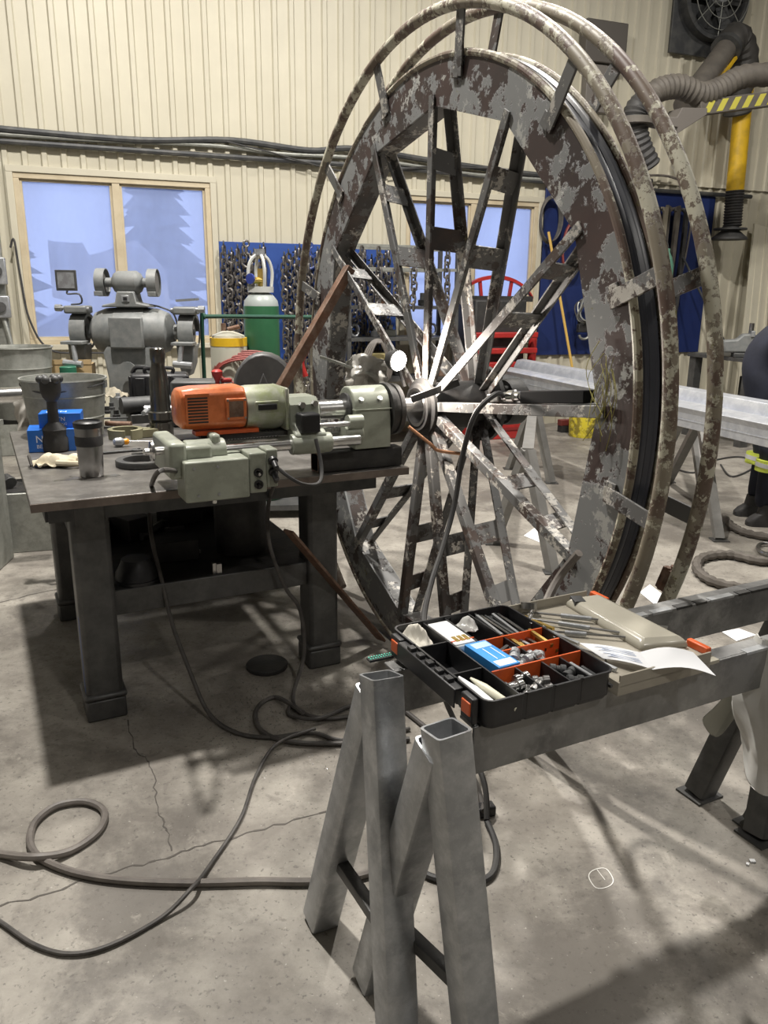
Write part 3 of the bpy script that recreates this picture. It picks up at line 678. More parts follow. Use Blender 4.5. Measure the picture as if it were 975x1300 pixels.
# leather glove
g = crumple(0, 0, 0, .22, .13, .05, 16, 5)
t = on_bench('work_glove', 'crumpled cream leather glove beside the travel mug', 'glove', 78, 590)
MB().sheet(g, .004).build('palm', cream, t, sub=1)
for k in range(4):
    MB().tube(sm([(.06, -.03 + .02 * k, .02), (.10, -.05 + .025 * k, .035 - .004 * k), (.135, -.055 + .03 * k, .012)], 4), [.012] * 8 + [.008], 8).build('finger', cream, t)
MB().tube(sm([(-.02, -.055, .02), (.03, -.085, .018), (.07, -.08, .014)], 4), .012, 8).build('thumb', cream, t)
MB().tube(sm([(-.11, -.04, .012), (-.115, 0, .045), (-.11, .045, .014)], 5), .006, 6).build('cuff', mat('cuff_dark', (.05, .045, .04), rough=.8), t)
# thick dark ring
t = on_bench('steel_ring', 'thick dark steel ring lying flat on the bench in front of the screwdriver', 'ring', 180, 590)
MB().ring([(.070, 0), (.098, 0), (.100, .003), (.100, .022), (.098, .025), (.070, .025)], (0, 0, 0), (0, 0, 1), 48).build('ring', steel_dk, t)
# tall grey tapered tool post
t = on_bench('taper_shank', 'tall oily taper shank standing behind the machine motor', 'tooling', 206, 552)
MB().lathe([(.046, 0), (.046, .05), (.040, .055), (.049, .062), (.049, .088), (.040, .092), (.0385, .11), (.036, .20), (.032, .235), (.025, .262), (.0255, .275), (.028, .280), (.028, .318), (.024, .322)], n=32).build('shank', mat('oily_ground_steel', (.16, .155, .14), (.10, .095, .085), rough=.25, metal=.85, scale=8, soft=.2), t); t.scale = (1.2, 1.2, 1.28)
# black hard case with latches
t = on_bench('hard_case', 'black plastic hard case standing behind the taper shank', 'case', 205, 530, rz=-.25)
c_ = MB().bb(-.155, .155, 0, .16, 0, .235).build('shell', black_p, t, bevel=.02)
for x in (-.10, .10):
    MB().bb(x - .025, x + .025, -.012, 0, .12, .215).build('latch', black_p, t, bevel=.004)
for x in (-.15, -.06, .06, .15): MB().bb(x - .008, x + .008, -.008, 0, .0, .225).build('rib', black_p, t, bevel=.003)
MB().tube(sm([(-.07, .04, .235), (-.065, .04, .262), (.065, .04, .262), (.07, .04, .235)], 5), .010, 8).build('handle', black_p, t)
MB().tube(sm([(-.145, .1, .23), (-.12, .10, .262), (-.05, .10, .255), (-.04, .1, .235)], 5), .012, 8).build('hinge_loop', black_p, t)
# bronze-green split clamp ring
t = on_bench('split_clamp', 'olive cast clamp ring with a slotted lug behind the screwdriver', 'clamp', 160, 556)
ol = mat('olive_casting', (.24, .23, .14), (.33, .31, .2), rough=.5, metal=.3, scale=9, soft=.2)
MB().ring([(.060, 0), (.078, 0), (.080, .045), (.058, .045)], (0, 0, 0), (0, 0, 1), 36, a0=.2, a1=2 * PI - .2).build('ring', ol, t)
MB().bb(.065, .15, .012, .03, 0, .04).bb(.065, .15, -.03, -.012, 0, .04).build('lug', ol, t, bevel=.003)
# screwdriver, wrenches, bolts
t = on_bench('screwdriver', 'grey screwdriver with orange-banded handle lying on the bench', 'screwdriver', 150, 567, rz=-.1)
MB().lathe([(.010, 0), (.019, .01), (.021, .035), (.012, .048)], (-.02, 0, .021), (1, .0, 0), 16).build('handle', steel, t)
MB().lathe([(.014, 0), (.015, .012), (.008, .02)], (.028, 0, .021), (1, 0, 0), 16).build('band', mat('amber_plastic', (.8, .32, .02), rough=.3), t)
MB().rod((.045, 0, .021), (.19, 0, .012), .005).build('blade', chrome, t)
def wrench(px, py, L_, rz, lab, m=steel_dk, z=.921):
    t = thing('wrench', lab, 'wrench', G(px, py, z), AL + rz)
    MB().prism([(-L_ / 2, -.008), (L_ / 2 - .03, -.010), (L_ / 2 - .012, -.024), (L_ / 2 + .015, -.02), (L_ / 2 - .005, -.008), (L_ / 2 - .005, .008), (L_ / 2 + .015, .02), (L_ / 2 - .012, .024), (L_ / 2 - .03, .010), (-L_ / 2, .008), (-L_ / 2 - .02, .016), (-L_ / 2 - .035, 0), (-L_ / 2 - .02, -.016)], (0, 0, 0), (1, 0, 0), (0, 1, 0), (0, 0, .009)).build('body', m, t, bevel=.002)
wrench(146, 575, .20, .08, 'dark open-ended wrench lying behind the steel ring')
wrench(140, 532, .28, -.2, 'long dark wrench lying behind the olive clamp ring')
wrench(118, 545, .16, .3, 'short dark wrench lying behind the travel mug', dark)
t = on_bench('machined_sleeve', 'brown leather-handled tool lying in the olive clamp ring', 'tool', 142, 545, rz=-.5)
MB().rod((-.03, 0, .03), (.10, 0, .025), .012, .016).build('handle', rust, t)
# heap of small swarf and fittings: separate pieces
for i, (px, py) in enumerate(((130, 512), (142, 520), (150, 507), (136, 525), (155, 520), (125, 535), (148, 530), (120, 520))):
    t = on_bench('pipe_fitting', 'small dark fitting in the clutter between galvanised bucket and black case', 'fitting', px, py, rz=i, group='clutter of fittings behind the wrench')
    MB().lathe([(.012, 0), (.02, 0), (.02, .015), (.014, .018), (.014, .04), (.010, .04)], (0, 0, 0.0), (0, 0, 1), 8).build('fitting', [dark, steel_dk, steel][i % 3], t)
t = on_bench('rag', 'small grey rag among the clutter left of the black case', 'rag', 148, 505)
MB().sheet(crumple(0, 0, 0, .16, .12, .06, 12, 9), .003).build('cloth', tan_m, t, sub=1)
q = G(183, 577, .947)
t = on_bench('steel_shim', 'small bright steel fragment on the dark ring', 'shim', 182, 575, z=.948)
MB().prism([(-.05, -.01), (.01, -.02), (.06, .0), (.02, .02), (-.03, .012)], (0, 0, 0), (1, 0, 0), (0, 1, 0), (0, 0, .004)).build('shim', chrome_d, t)

def bucket(name, lab, loc, r0, r1, h, m, bail=True, hang=0):
    t = thing(name, lab, 'bucket', loc, 0)
    MB().lathe([(.001, .004), (r0, 0), (r0 * 1.0 + (r1 - r0) * .33, h * .33), (r0 + (r1 - r0) * .34 + .004, h * .34), (r0 + (r1 - r0) * .36, h * .36), (r0 + (r1 - r0) * .7, h * .70), (r0 + (r1 - r0) * .71 + .004, h * .71), (r0 + (r1 - r0) * .73, h * .73), (r1, h - .006), (r1 + .006, h), (r1 - .002, h + .002), (r1 - .006, h - .01), (r0 - .004, .012), (.001, .012)], n=40, cap=False).build('pail', m, t)
    MB().ring([(r1 + .001, h - .008), (r1 + .007, h - .004), (r1 + .005, h + .003), (r1 - .003, h + .002)], (0, 0, 0), (0, 0, 1), 40).build('rolled_rim', m, t)
    if bail:
        MB().tube(sm([(-r1 - .01, 0, h - .02), (-r1 * .8, -r1 * .55, h - .03), (0, -r1 * 1.02, h - .05), (r1 * .8, -r1 * .55, h - .03), (r1 + .01, 0, h - .02)], 6), .004, 6).build('bail_handle', steel_dk, t)
        for s in (-1, 1): MB().box((s * (r1 + .005), 0, h - .025), (.012, .03, .035)).build('ear', m, t)
    MB().lathe([(.001, 0), (r0 + (r1 - r0) * .6, 0), (.001, .02)], (0, 0, h * .62), (0, 0, 1), 24, cap=False).build('contents', dark, t)
    return t
bucket('galvanised_bucket', 'open galvanised bucket on the back of the bench behind the blue cartons', Tw(.25, 1.30, .921), .160, .190, .27, galv)
# steel round bar lying along left

# ================================================================ THE LINE BORING MACHINE on the bench edge
# local frame M: origin on the hub axis at the wheel plane, x along the axle (away), y away from the camera, z up
Mz = HUB.z
mc = thing('boring_machine', 'grey green line boring machine with orange motor clamped to the bench edge', 'machine', (HUB.x, HUB.y, 0), AL)
def mb_(m, name, mb, parent=None, **k):
    mb.v = [v + Vector((0, 0, Mz)) for v in mb.v]; return mb.build(name, m, parent or mc, **k)
X1 = (1, 0, 0)
# right bearing block
b = MB().prism([(-.085, -.137), (.075, -.137), (.08, -.03), (.078, .02)] + [(.078 * math.cos(a), .02 + .080 * math.sin(a)) for a in [PI * k / 10 for k in range(1, 10)]] + [(-.078, .02), (-.085, -.03)], (-.315, 0, 0), (0, 1, 0), (0, 0, 1), (.155, 0, 0))
blk = mb_(mach, 'bearing_block', b, bevel=.005)
mb_(mach, 'split_line', MB().bb(-.317, -.158, -.087, .083, .014, .018), blk)
for x in (-.285, -.205):
    q = MB().rod((x, -.066, .045), (x, -.078, .058), .011, n=6); mb_(chrome_d, 'cap_screw', q, blk)
mb_(mach, 'rod_boss', MB().lathe([(.035, 0), (.035, .07), (.03, .075)], (-.365, -.085, -.075), X1, 20), blk)
mb_(mach, 'rod_boss', MB().lathe([(.028, 0), (.028, .06)], (-.355, -.10, -.025), X1, 20), blk)
# spindle: chrome sleeve and bar through to the hub
mb_(chrome, 'spindle', MB().lathe([(.022, -.62), (.022, -.56), (.033, -.56), (.033, -.44), (.038, -.438), (.038, -.31), (.020, -.31), (.020, -.12), (.03, -.12), (.03, .05), (.028, .18)], (0, 0, .012), X1, 28))
mb_(dark, 'face_flange', MB().lathe([(.03, -.155), (.105, -.155), (.108, -.14), (.095, -.14), (.095, -.12), (.102, -.118), (.102, -.10), (.06, -.10), (.055, -.075), (.03, -.075)], (0, 0, .0), X1, 36))
mb_(black_r, 'seal_ring', MB().ring([(.038, -.325), (.062, -.325), (.062, -.315), (.038, -.315)], (0, 0, .012), X1, 28))
# two chrome guide rods and lead screw
for y, z, r_ in ((-.13, -.088, .020), (.03, -.088, .020)):
    mb_(chrome, 'guide_rod', MB().rod((-.93, y, z), (-.32, y, z), r_, n=20))
mb_(chrome_d, 'lead_screw', MB().lathe([(.010, -.90 + k * .006) if k % 2 else (.013, -.90 + k * .006) for k in range(96)], (0, -.05, -.055), X1, 12))
mb_(chrome, 'short_rod', MB().rod((-.52, -.115, -.028), (-.33, -.115, -.028), .011))
# carriage with gearbox and orange motor
car = mb_(mach, 'carriage', MB().prism([(-.150, -.125), (.06, -.125), (.07, -.06), (.065, .035), (.05, .075), (-.055, .075), (-.085, .05), (-.10, -.02), (-.155, -.05)], (-.585, 0, 0), (0, 1, 0), (0, 0, 1), (.125, 0, 0)), bevel=.008)
mb_(mach, 'rod_boss', MB().lathe([(.036, 0), (.038, .004), (.038, .15), (.036, .155)], (-.595, -.13, -.088), X1, 20), car)
mb_(black_p, 'switch_box', MB().bb(-.565, -.490, -.165, -.10, -.045, .025), car, bevel=.006)
for x, z in ((-.535, .05), (-.485, .053)): mb_(chrome_d, 'hex_bolt', MB().rod((x, -.085, z), (x, -.105, z), .012, n=6), car)
gb = mb_(mach_g, 'gearbox', MB().lathe([(.060, -.745), (.080, -.74), (.083, -.72), (.083, -.62), (.078, -.598), (.05, -.585)], (0, -.015, .040), X1, 28, ), bevel=0)
mb_(mach_g, 'gearbox_flange', MB().bb(-.60, -.585, -.10, .07, -.04, .115), gb, bevel=.006)
mb_(black_p, 'speed_lever', MB().bb(-.705, -.635, -.108, -.09, .040, .062), gb, bevel=.003)
mb_(mach_g, 'lever_recess', MB().bb(-.715, -.625, -.100, -.08, .030, .072), gb, bevel=.004)
# motor: octagonal tapering housing
def oct_(x, hy, hz, c, cy=-.02, cz=.052):
    return [Vector((x, cy + y * hy, cz + z * hz)) for y, z in ((-1, -c), (-c, -1), (c, -1), (1, -c), (1, c), (c, 1), (-c, 1), (-1, c))]
mo = mb_(orange_m, 'motor_housing', MB().loops([oct_(-.985, .050, .052, .6), oct_(-.972, .066, .068, .66), oct_(-.925, .072, .073, .70), oct_(-.76, .074, .074, .74), oct_(-.745, .070, .070, .74)]), bevel=.006)
gm = MB()
for k in range(9): gm.bb(-.955, -.885, -.0935, -.0915, .006 + k * .0105, .0115 + k * .0105)
mb_(dark, 'vent_slots', gm, mo)
mb_(orange_m, 'vent_frame', MB().bb(-.962, -.878, -.0925, -.0905, -.0, .108), mo)
mb_(orange_m, 'terminal_pad', MB().bb(-.822, -.748, -.103, -.088, .012, .088), mo, bevel=.004)
mb_(rust, 'terminal_recess', MB().bb(-.812, -.760, -.1045, -.102, .022, .078), mo)
for x in (-.816, -.754):
    for z in (.018, .082): mb_(chrome_d, 'screw', MB().rod((x, -.103, z), (x, -.107, z), .004, n=8), mo)
mb_(orange, 'orange_guard', MB().bb(-.93, -.70, -.085, -.03, -.040, -.026))
mb_(steel_dk, 'motor_slide', MB().bb(-.91, -.58, -.07, .05, -.062, -.045))
# tail bracket
tb = mb_(mach, 'tail_bracket', MB().bb(-1.050, -.990, -.20, .08, -.165, -.040), bevel=.012)
mb_(mach, 'tail_cap', MB().bb(-1.0, -.90, -.19, .06, -.135, -.055), tb, bevel=.012)
mb_(mach, 'rod_clamp', MB().lathe([(.042, 0), (.045, .004), (.045, .135), (.042, .14)], (-.985, -.13, -.088), X1, 24), tb)
mb_(mach, 'clamp_ear', MB().bb(-.895, -.862, -.16, -.09, -.12, -.025), tb, bevel=.01)
mb_(black_p, 'recess_cover', MB().bb(-.99, -.89, -.08, .03, -.056, -.050), tb)
mb_(chrome, 'handwheel', MB().lathe([(.006, -.045), (.012, -.04), (.012, -.025), (.035, -.02), (.037, -.012), (.030, -.008), (.014, -.004), (.014, .04)], (-1.075, -.12, -.075), X1, 24), tb)
# control box hanging in front of the bench edge
cb = mb_(mach, 'control_box', MB().bb(-1.012, -.790, -.245, -.115, -.238, -.098), bevel=.006)
cb2 = mb_(mach, 'switch_panel', MB().bb(-.788, -.725, -.238, -.115, -.228, -.085), bevel=.006)
cb3 = mb_(mach, 'cable_box', MB().bb(-.723, -.680, -.228, -.110, -.215, -.078), bevel=.006)
for x, z in ((-.98, -.12), (-.97, -.215), (-.90, -.215), (-.90, -.12)): mb_(steel, 'cover_screw', MB().rod((x, -.246, z), (x, -.249, z), .005, n=8), cb)
for z, m_ in ((-.155, chrome_d), (-.197, black_p)):
    mb_(black_p, 'switch_ring', MB().ring([(.010, 0), (.016, 0), (.016, .008), (.010, .008)], (-.757, -.238, z), (0, -1, 0), 20), cb2)
    mb_(m_, 'toggle', MB().rod((-.757, -.238, z), (-.757, -.256, z - .004), .007, .005, 10), cb2)
mb_(mach, 'rating_plate', MB().bb(-.780, -.735, -.2395, -.238, -.132, -.100), cb2)
mb_(chrome, 'drain_bolt', MB().lathe([(.012, 0), (.012, .01), (.008, .012), (.008, .025)], (-.90, -.18, -.238), (0, 0, -1), 12), cb)
for z in (-.115, -.155): mb_(black_p, 'cable_gland', MB().lathe([(.017, 0), (.017, .012), (.012, .015), (.010, .045)], (-.700, -.228, z), (0, -1, -.6), 16), cb3)
def Mw(x, y, z): return Vector((HUB.x, HUB.y, Mz)) + AX * x + EY * y + Vector((0, 0, z))
# square tube packer under the block
pk = thing('square_tube', 'short black square tube with rusty open end under the bearing block', 'tube', Tw(1.02, .06, .921), AL)
MB().htube((0, 0, .04), (.36, 0, .04), .075, .078, .006, up=(0, 0, 1)).build('tube', dark, pk)
MB().htube((-.001, 0, .04), (.002, 0, .04), .075, .078, .006, up=(0, 0, 1)).build('cut_end', rust, pk, label='rust brown cut end')

# bar wrench and copper rod by the hub
MB().bar(Mw(-.085, -.11, .05), Mw(.02, -.135, .085), .010, .028, up=(0, 0, 1)).bar(Mw(.015, -.134, .084), Mw(.10, -.16, .115), .010, .028, up=(0, 0, 1)).build('pull_bar', dark, label='dark flat pull bar crossing above the hub opening', cat='bar', bevel=.002)
MB().tube(sm([Mw(-.10, -.12, -.055), Mw(-.02, -.16, -.125), Mw(.01, -.17, -.150), Mw(.10, -.2, -.165)], 5), .007, 10).build('bent_rod', mat('copper_rod', (.45, .24, .14), rough=.35, metal=.8), label='bent copper coloured rod below the hub opening', cat='rod')

# work light
wlp = Y(505, 458, 3.15)
t = thing('work_light', 'small glaring work light mounted above the hub of the wheel', 'lamp', wlp, 0)
ax = (Vector((.50, -.55, -.10))).normalized()
MB().lathe([(.012, -.05), (.03, -.045), (.041, -.02), (.043, .0), (.040, .002)], (0, 0, 0), ax, 24).build('housing', dark, t)
lens = mat('lit_lens', (1, 1, 1), emit=(1, .93, .84), estr=90)
MB().lathe([(.038, .003), (.034, .012), (.018, .018), (.001, .020)], (0, 0, 0), ax, 24).build('lens', lens, t, label='glaring white lens')
MB().tube(sm([(0, .04, 0), (.01, .08, -.05), (.03, .10, -.11)], 5), .008, 8).build('flex_arm', black_r, t)
def pt(loc, e, r=.03):
    l = bpy.data.lights.new('work_light_glow', 'SPOT'); l.energy = e; l.shadow_soft_size = r; l.color = (1, .90, .80); l.spot_size = math.radians(165); l.spot_blend = .5
    o = bpy.data.objects.new('work_light_glow', l); o.location = loc; COL.objects.link(o); o.rotation_euler = Vector((.9, .12, -.30)).to_track_quat('-Z', 'Y').to_euler()
pt(wlp + ax * .05, 42)
# black battery tool with chromed swivel lying on the level spoke, cable
q1 = Y(765, 487, 2.36 + .0); base = Vector((WC.x, WC.y, 0))
def Wr(off, e, z): return base + AX * off - EY * e + Vector((0, 0, z))
t = thing('air_tool', 'long black bar grip with silver swivel lying on the level right-hand spoke', 'tool', Wr(.05, .80, 1.262), AL); t.rotation_euler = (-.12, 0, AL)
MB().bb(-.022, .022, -.18, .14, -.004, .036).build('grip', mat('matt_black_grip', (.012, .012, .013), rough=.9, spec=.15), t, bevel=.003)
MB().lathe([(.012, 0), (.012, .02), (.017, .022), (.017, .05), (.022, .052), (.022, .085), (.015, .088), (.015, .12)], (0, .14, .018), (0, 1, 0), 18).build('swivel', chrome, t)
MB().bb(-.02, .02, .27, .34, .0, .028).build('switch_block', chrome_d, t, bevel=.004)
P = [Wr(.05, .54, 1.245), Y(630, 500, 2.72), Y(604, 525, 2.70), Y(588, 575, 2.72), Y(577, 640, 2.70), Y(562, 695, 2.62), Y(547, 742, 2.5), Y(538, 790, 2.3), Y(548, 830, 2.15), G(570, 900, .25), G(612, 985, .12), G(618, 1040, .02)]
MB().tube(sm(P, 6), .0095, 8).build('tool_cable', black_r, label='black cable drooping from the silver swivel through the wheel spokes', cat='cable')
# rag on the left of the lamp hanging on a strap
t = thing('plastic_rag', 'crumpled clear plastic and rag hanging left of the work light', 'rag', Y(466, 470, 3.75), 0)
g = []
R_ = random.Random(3)
for i in range(14):
    row = []
    for j in range(12):
        u = i / 13; v = j / 11
        row.append((-.10 + .20 * u + R_.uniform(-.012, .012), .03 * math.sin(9 * u + 4 * v) + R_.uniform(-.025, .025), .08 - .15 * v - .06 * abs(u - .5) + R_.uniform(-.012, .012)))
    g.append(row)
MB().sheet(g, .004).build('sheet', mat('cloudy_plastic', (.50, .49, .46), (.36, .34, .30), rough=.3, scale=10, soft=.2), t, sub=1)
MB().bar((-.22, .0, .06), (.05, .02, -.03), .03, .012).build('strap_plate', galv, t)
# machine cables
def cable(pts, r, m, lab, name='cable', cat='cable', k=8, **kw): return MB().tube(sm(pts, k), r, 8).build(name, m, label=lab, cat=cat, **kw)
cable([Mw(-1.02, -.17, -.14), Y(200, 600, 2.42), G(190, 632, .80), G(192, 680, .66), G(205, 735, .50), G(218, 790, .34), G(240, 850, .17), G(265, 905, .03), G(300, 930, .011), G(345, 936, .011), G(395, 930, .011), G(440, 940, .011), G(520, 925, .011)], .0082, cable_m, 'dark cable from the tail of the machine looping down to the floor')
cable([Mw(-.700, -.27, -.175), G(341, 640, .76), G(342, 690, .60), G(362, 745, .42), G(381, 775, .32), G(386, 830, .14), G(372, 885, .02), G(385, 905, .011), G(420, 912, .011), G(470, 905, .011), G(520, 900, .011)], .0082, cable_m, 'dark cable from the control box passing behind the right leg to the floor')
cable([Mw(-.700, -.26, -.135), Mw(-.63, -.30, -.19), Mw(-.55, -.28, -.205), Mw(-.52, -.24, -.16), Mw(-.525, -.20, -.06)], .007, black_r, 'short black cable looping from control box up to the carriage switch')
# floor loops
cable([G(385, 905, .03), G(350, 885, .012), G(326, 900, .012), G(330, 925, .013), G(360, 940, .013), G(420, 944, .013), G(520, 938, .013)], .009, cable_m, 'dark cable lying in a flat loop on the floor left of the trestle')
cable([G(500, 896, .012), G(455, 893, .012), G(405, 912, .024), G(370, 908, .012), G(367, 898, .012)], .008, cable_m, 'short cable end curling inside the floor loop')
cable([G(400, 925, .018), G(352, 944, .026), G(325, 985, .009), G(305, 1040, .009), G(262, 1105, .009), G(243, 1128, .034), G(205, 1165, .009), G(140, 1200, .009), G(90, 1211, .009), G(45, 1200, .009), G(0, 1170, .009), G(-60, 1130, .009)], .0062, cable_m, 'thin dusty cable running from the cable loop to the lower left corner')
cable([G(-40, 1075, .012), G(0, 1084, .013), G(45, 1088, .03), G(90, 1080, .012), G(125, 1055, .012), G(132, 1030, .012), G(108, 1018, .012), G(70, 1024, .012), G(42, 1048, .012), G(42, 1080, .016), G(80, 1103, .013), G(140, 1116, .013), G(230, 1121, .013), G(330, 1119, .013), G(400, 1119, .013), G(470, 1108, .013), G(540, 1075, .013), G(580, 1040, .013)], .0115, hose_m, 'thick grey hose making a loop on the floor at lower left', 'hose', 'hose')
cable([G(505, 895, .012), G(530, 915, .012), G(560, 940, .012), G(600, 985, .012), G(614, 1030, .03)], .009, cable_m, 'dark cable passing under the rear beam toward the black plug')
cable([G(618, 1042, .012), G(630, 1075, .012), G(624, 1110, .012), G(590, 1122, .012), G(545, 1112, .012), G(530, 1098, .012)], .010, black_r, 'black cable making a short loop beside the upright front trestle legs')
t = thing('plug', 'black cable plug lying on the floor between the trestle legs', 'plug', G(614, 1034, 0), .3)
MB().bb(-.03, .035, -.02, .02, 0, .035).build('body', black_p, t, bevel=.006)
MB().lathe([(.016, 0), (.012, .03), (.009, .035)], (-.03, 0, .017), (-1, 0, 0), 12).build('strain_relief', black_r, t)
cable([Y(735, 702, 2.2), Y(712, 730, 2.25), Y(695, 762, 2.2), Y(690, 790, 2.1), G(690, 850, .2)], .013, hose_m, 'grey hose curving down inside the lower right of the wheel rim', 'hose', 'hose')

# floor things
t = thing('steel_disc', 'thick dark steel disc lying on the floor beside the right bench leg', 'disc', G(339, 847, 0), 0)
MB().lathe([(.086, 0), (.090, .003), (.090, .017), (.087, .020), (.001, .020)], n=48).build('disc', dark, t)
sw = MB(); R_ = random.Random(11)
for i in range(900):
    x = R_.gauss(400, 70) if i % 3 else R_.gauss(330, 60); y = R_.gauss(900, 38)
    if not (160 < x < 520 and 800 < y < 1000): continue
    q = G(x, y, .002); a = R_.uniform(0, PI); l = R_.uniform(.002, .007)
    sw.box(q, (l, .0012, .0012), Euler((0, R_.uniform(-.5, .5), a)).to_matrix())
sw.build('metal_swarf', chrome_d, kind='stuff', label='bright metal shavings scattered on the floor between bench leg and trestle', cat='shavings', smooth=False)
# cracks in the slab
def crack(pts, wd, nm='floor_crack'):
    P = [G(x, y, .0006) for x, y in pts]; mb = MB()
    R_ = random.Random(len(P)); Q = []
    for i in range(len(P) - 1):
        for k in range(5): Q.append(P[i].lerp(P[i + 1], k / 5) + Vector((R_.uniform(-.006, .006), R_.uniform(-.006, .006), 0)))
    Q.append(P[-1])
    for i in range(len(Q) - 1): mb.bar(Q[i], Q[i + 1], wd * R_.uniform(.5, 1.4), .0008, up=(0, 0, 1))
    mb.build(nm, mat('crack_shadow_dirt', (.10, .09, .08), rough=.9), kind='structure', smooth=False)
crack([(163, 915), (170, 950), (188, 965), (196, 985), (198, 1020), (205, 1040), (215, 1060), (218, 1080)], .0045)
crack([(0, 1150), (60, 1135), (105, 1118), (150, 1105), (200, 1092), (250, 1075), (300, 1062), (360, 1045), (415, 1030)], .006)
crack([(0, 765), (60, 750), (100, 745)], .010)
P = [G(763 + 15 * math.cos(a) + 1.5 * math.sin(3 * a), 1115 + 13 * math.sin(a), .0008) for a in [2 * PI * k / 30 for k in range(30)]]
mb = MB()
for i in range(30): mb.bar(P[i], P[(i + 1) % 30], .0025, .0008, up=(0, 0, 1))
mb.bar(G(758, 1104, .0008), G(768, 1117, .0008), .002, .0008, up=(0, 0, 1))
mb.build('chalk_mark', mat('white_chalk', (.75, .74, .70), rough=.9), label='small white chalk circle drawn on the floor at right', cat='mark', smooth=False)
for i, (x, y, s_) in enumerate(((733, 0, 0), (955, 1094, .012), (949, 1098, .008))[1:]):
    MB().box((0, 0, .003), (s_ * 1.3, s_, .005), Euler((0, 0, i)).to_matrix()).build('foam_crumb', white_p, label=['white crumb on the floor at right edge, larger', 'white crumb on the floor at right edge, smaller'][i], cat='debris', origin=False).location = G(x, y, 0)
def paper(corners, lab, z=.002):
    P = [G(x, y, z) for x, y in corners]; MB().add([p + Vector((0, 0, h)) for h in (0, .001) for p in P], [(0, 1, 2, 3), (7, 6, 5, 4), (0, 4, 5, 1), (1, 5, 6, 2), (2, 6, 7, 3), (3, 7, 4, 0)]).build('paper_sheet', white_p, label=lab, cat='paper', smooth=False)
paper([(665, 680), (693, 692), (700, 700), (682, 668)], 'white paper on the floor seen between lower right spokes')
paper([(825, 742), (858, 768), (840, 775), (812, 752)], 'pale blue-white paper on the floor behind the guard rings')
paper([(916, 802), (938, 798), (960, 806), (935, 814)], 'pale paper on the floor between the beams at right')

# ================================================================ FOREGROUND TRESTLES
# frame B: a along the beams (away right), b across (away)
t1 = thing('steel_trestle', 'front grey steel trestle, nearest the camera, with two open-topped tube legs', 'trestle', (B0.x, B0.y, 0), AL)
t2 = thing('steel_trestle', 'rear grey steel trestle, left one of the near pair, behind the toolbox', 'trestle', (B0.x, B0.y, 0), AL)
def beam(root, b, L0, L1, z):
    h = .105
    o = MB().bb(L0, L1, b - .026, b - .020, z - h, z).bb(L0, L1, b - .020, b + .026, z - .006, z).bb(L0, L1, b - .020, b + .026, z - h, z - h + .006).build('beam', beam_m, root, bevel=.002)
    R_ = random.Random(int(b * 100)); x = L0 + .75 - (b > .2) * .2
    while x < L1 - .05:
        l = R_.uniform(.03, .10); MB().bb(x, x + l, b - .028, b - .008, z - .005, z + .0015).build('tape_strip', dark if R_.random() < .35 else steel, o); x += l + R_.uniform(.004, .02)
def leg(root, f, tp, m=None, plate=True, w_=.076):
    f = Vector(f); tp = Vector(tp); d = (tp - f).normalized()
    f2 = f; o = MB().htube(f2, tp, w_, w_, .005, up=(1, 0, 0)).build('leg', m or steel, root)
    return o
ZB = .80
beam(t1, .05, .03, 1.42, ZB - .0); beam(t2, .32, .0, 1.55, ZB)
def bl_(px, py, z):
    a, b = BLc(px, py, z); return (a, b, z)
# tops are cut level a little above the beams
A_top = bl_(566, 925, ZB + .005); B_foot = bl_(472, 1240, .01); B_top = (A_top[0], A_top[1] + .020, ZB - .045)
A_foot = bl_(612, 1392, .01)
C_top = bl_(484, 857, ZB + .005); D_foot = bl_(407, 1165, .01); D_top = (C_top[0], C_top[1] + .020, ZB - .045); C_foot = bl_(505, 1330, .01)
leg(t1, A_foot, A_top); leg(t1, B_foot, B_top); leg(t2, C_foot, C_top); leg(t2, D_foot, D_top)
def lerp(p, q, z): p = Vector(p); q = Vector(q); f = (z - p.z) / (q.z - p.z); return p.lerp(q, f)
for root, F1, T1, F2, T2 in ((t1, A_foot, A_top, B_foot, B_top), (t2, C_foot, C_top, D_foot, D_top)):
    MB().htube(lerp(F1, T1, .24), lerp(F2, T2, .24), .030, .030, .004, up=(0, 0, 1)).build('cross_bar', leg_m, root)
for root, px, py, tb in ((t2, 888, 1005, .35), (t1, 962, 1045, .10)):
    f = bl_(px, py, .008); tp = (f[0] + .20, tb, ZB - .01)
    o = leg(root, f, tp, leg_m)
    MB().bb(f[0] - .055, f[0] + .055, f[1] - .05, f[1] + .05, 0, .007).build('foot_plate', leg_m, o)
    g_ = (f[0], 2 * tb - f[1], .008); o = leg(root, g_, tp, leg_m); MB().bb(g_[0] - .055, g_[0] + .055, g_[1] - .05, g_[1] + .05, 0, .007).build('foot_plate', leg_m, o)
    MB().htube(lerp(f, tp, .33), lerp(g_, tp, .33), .035, .035, .004, up=(0, 0, 1)).build('cross_bar', leg_m, root)
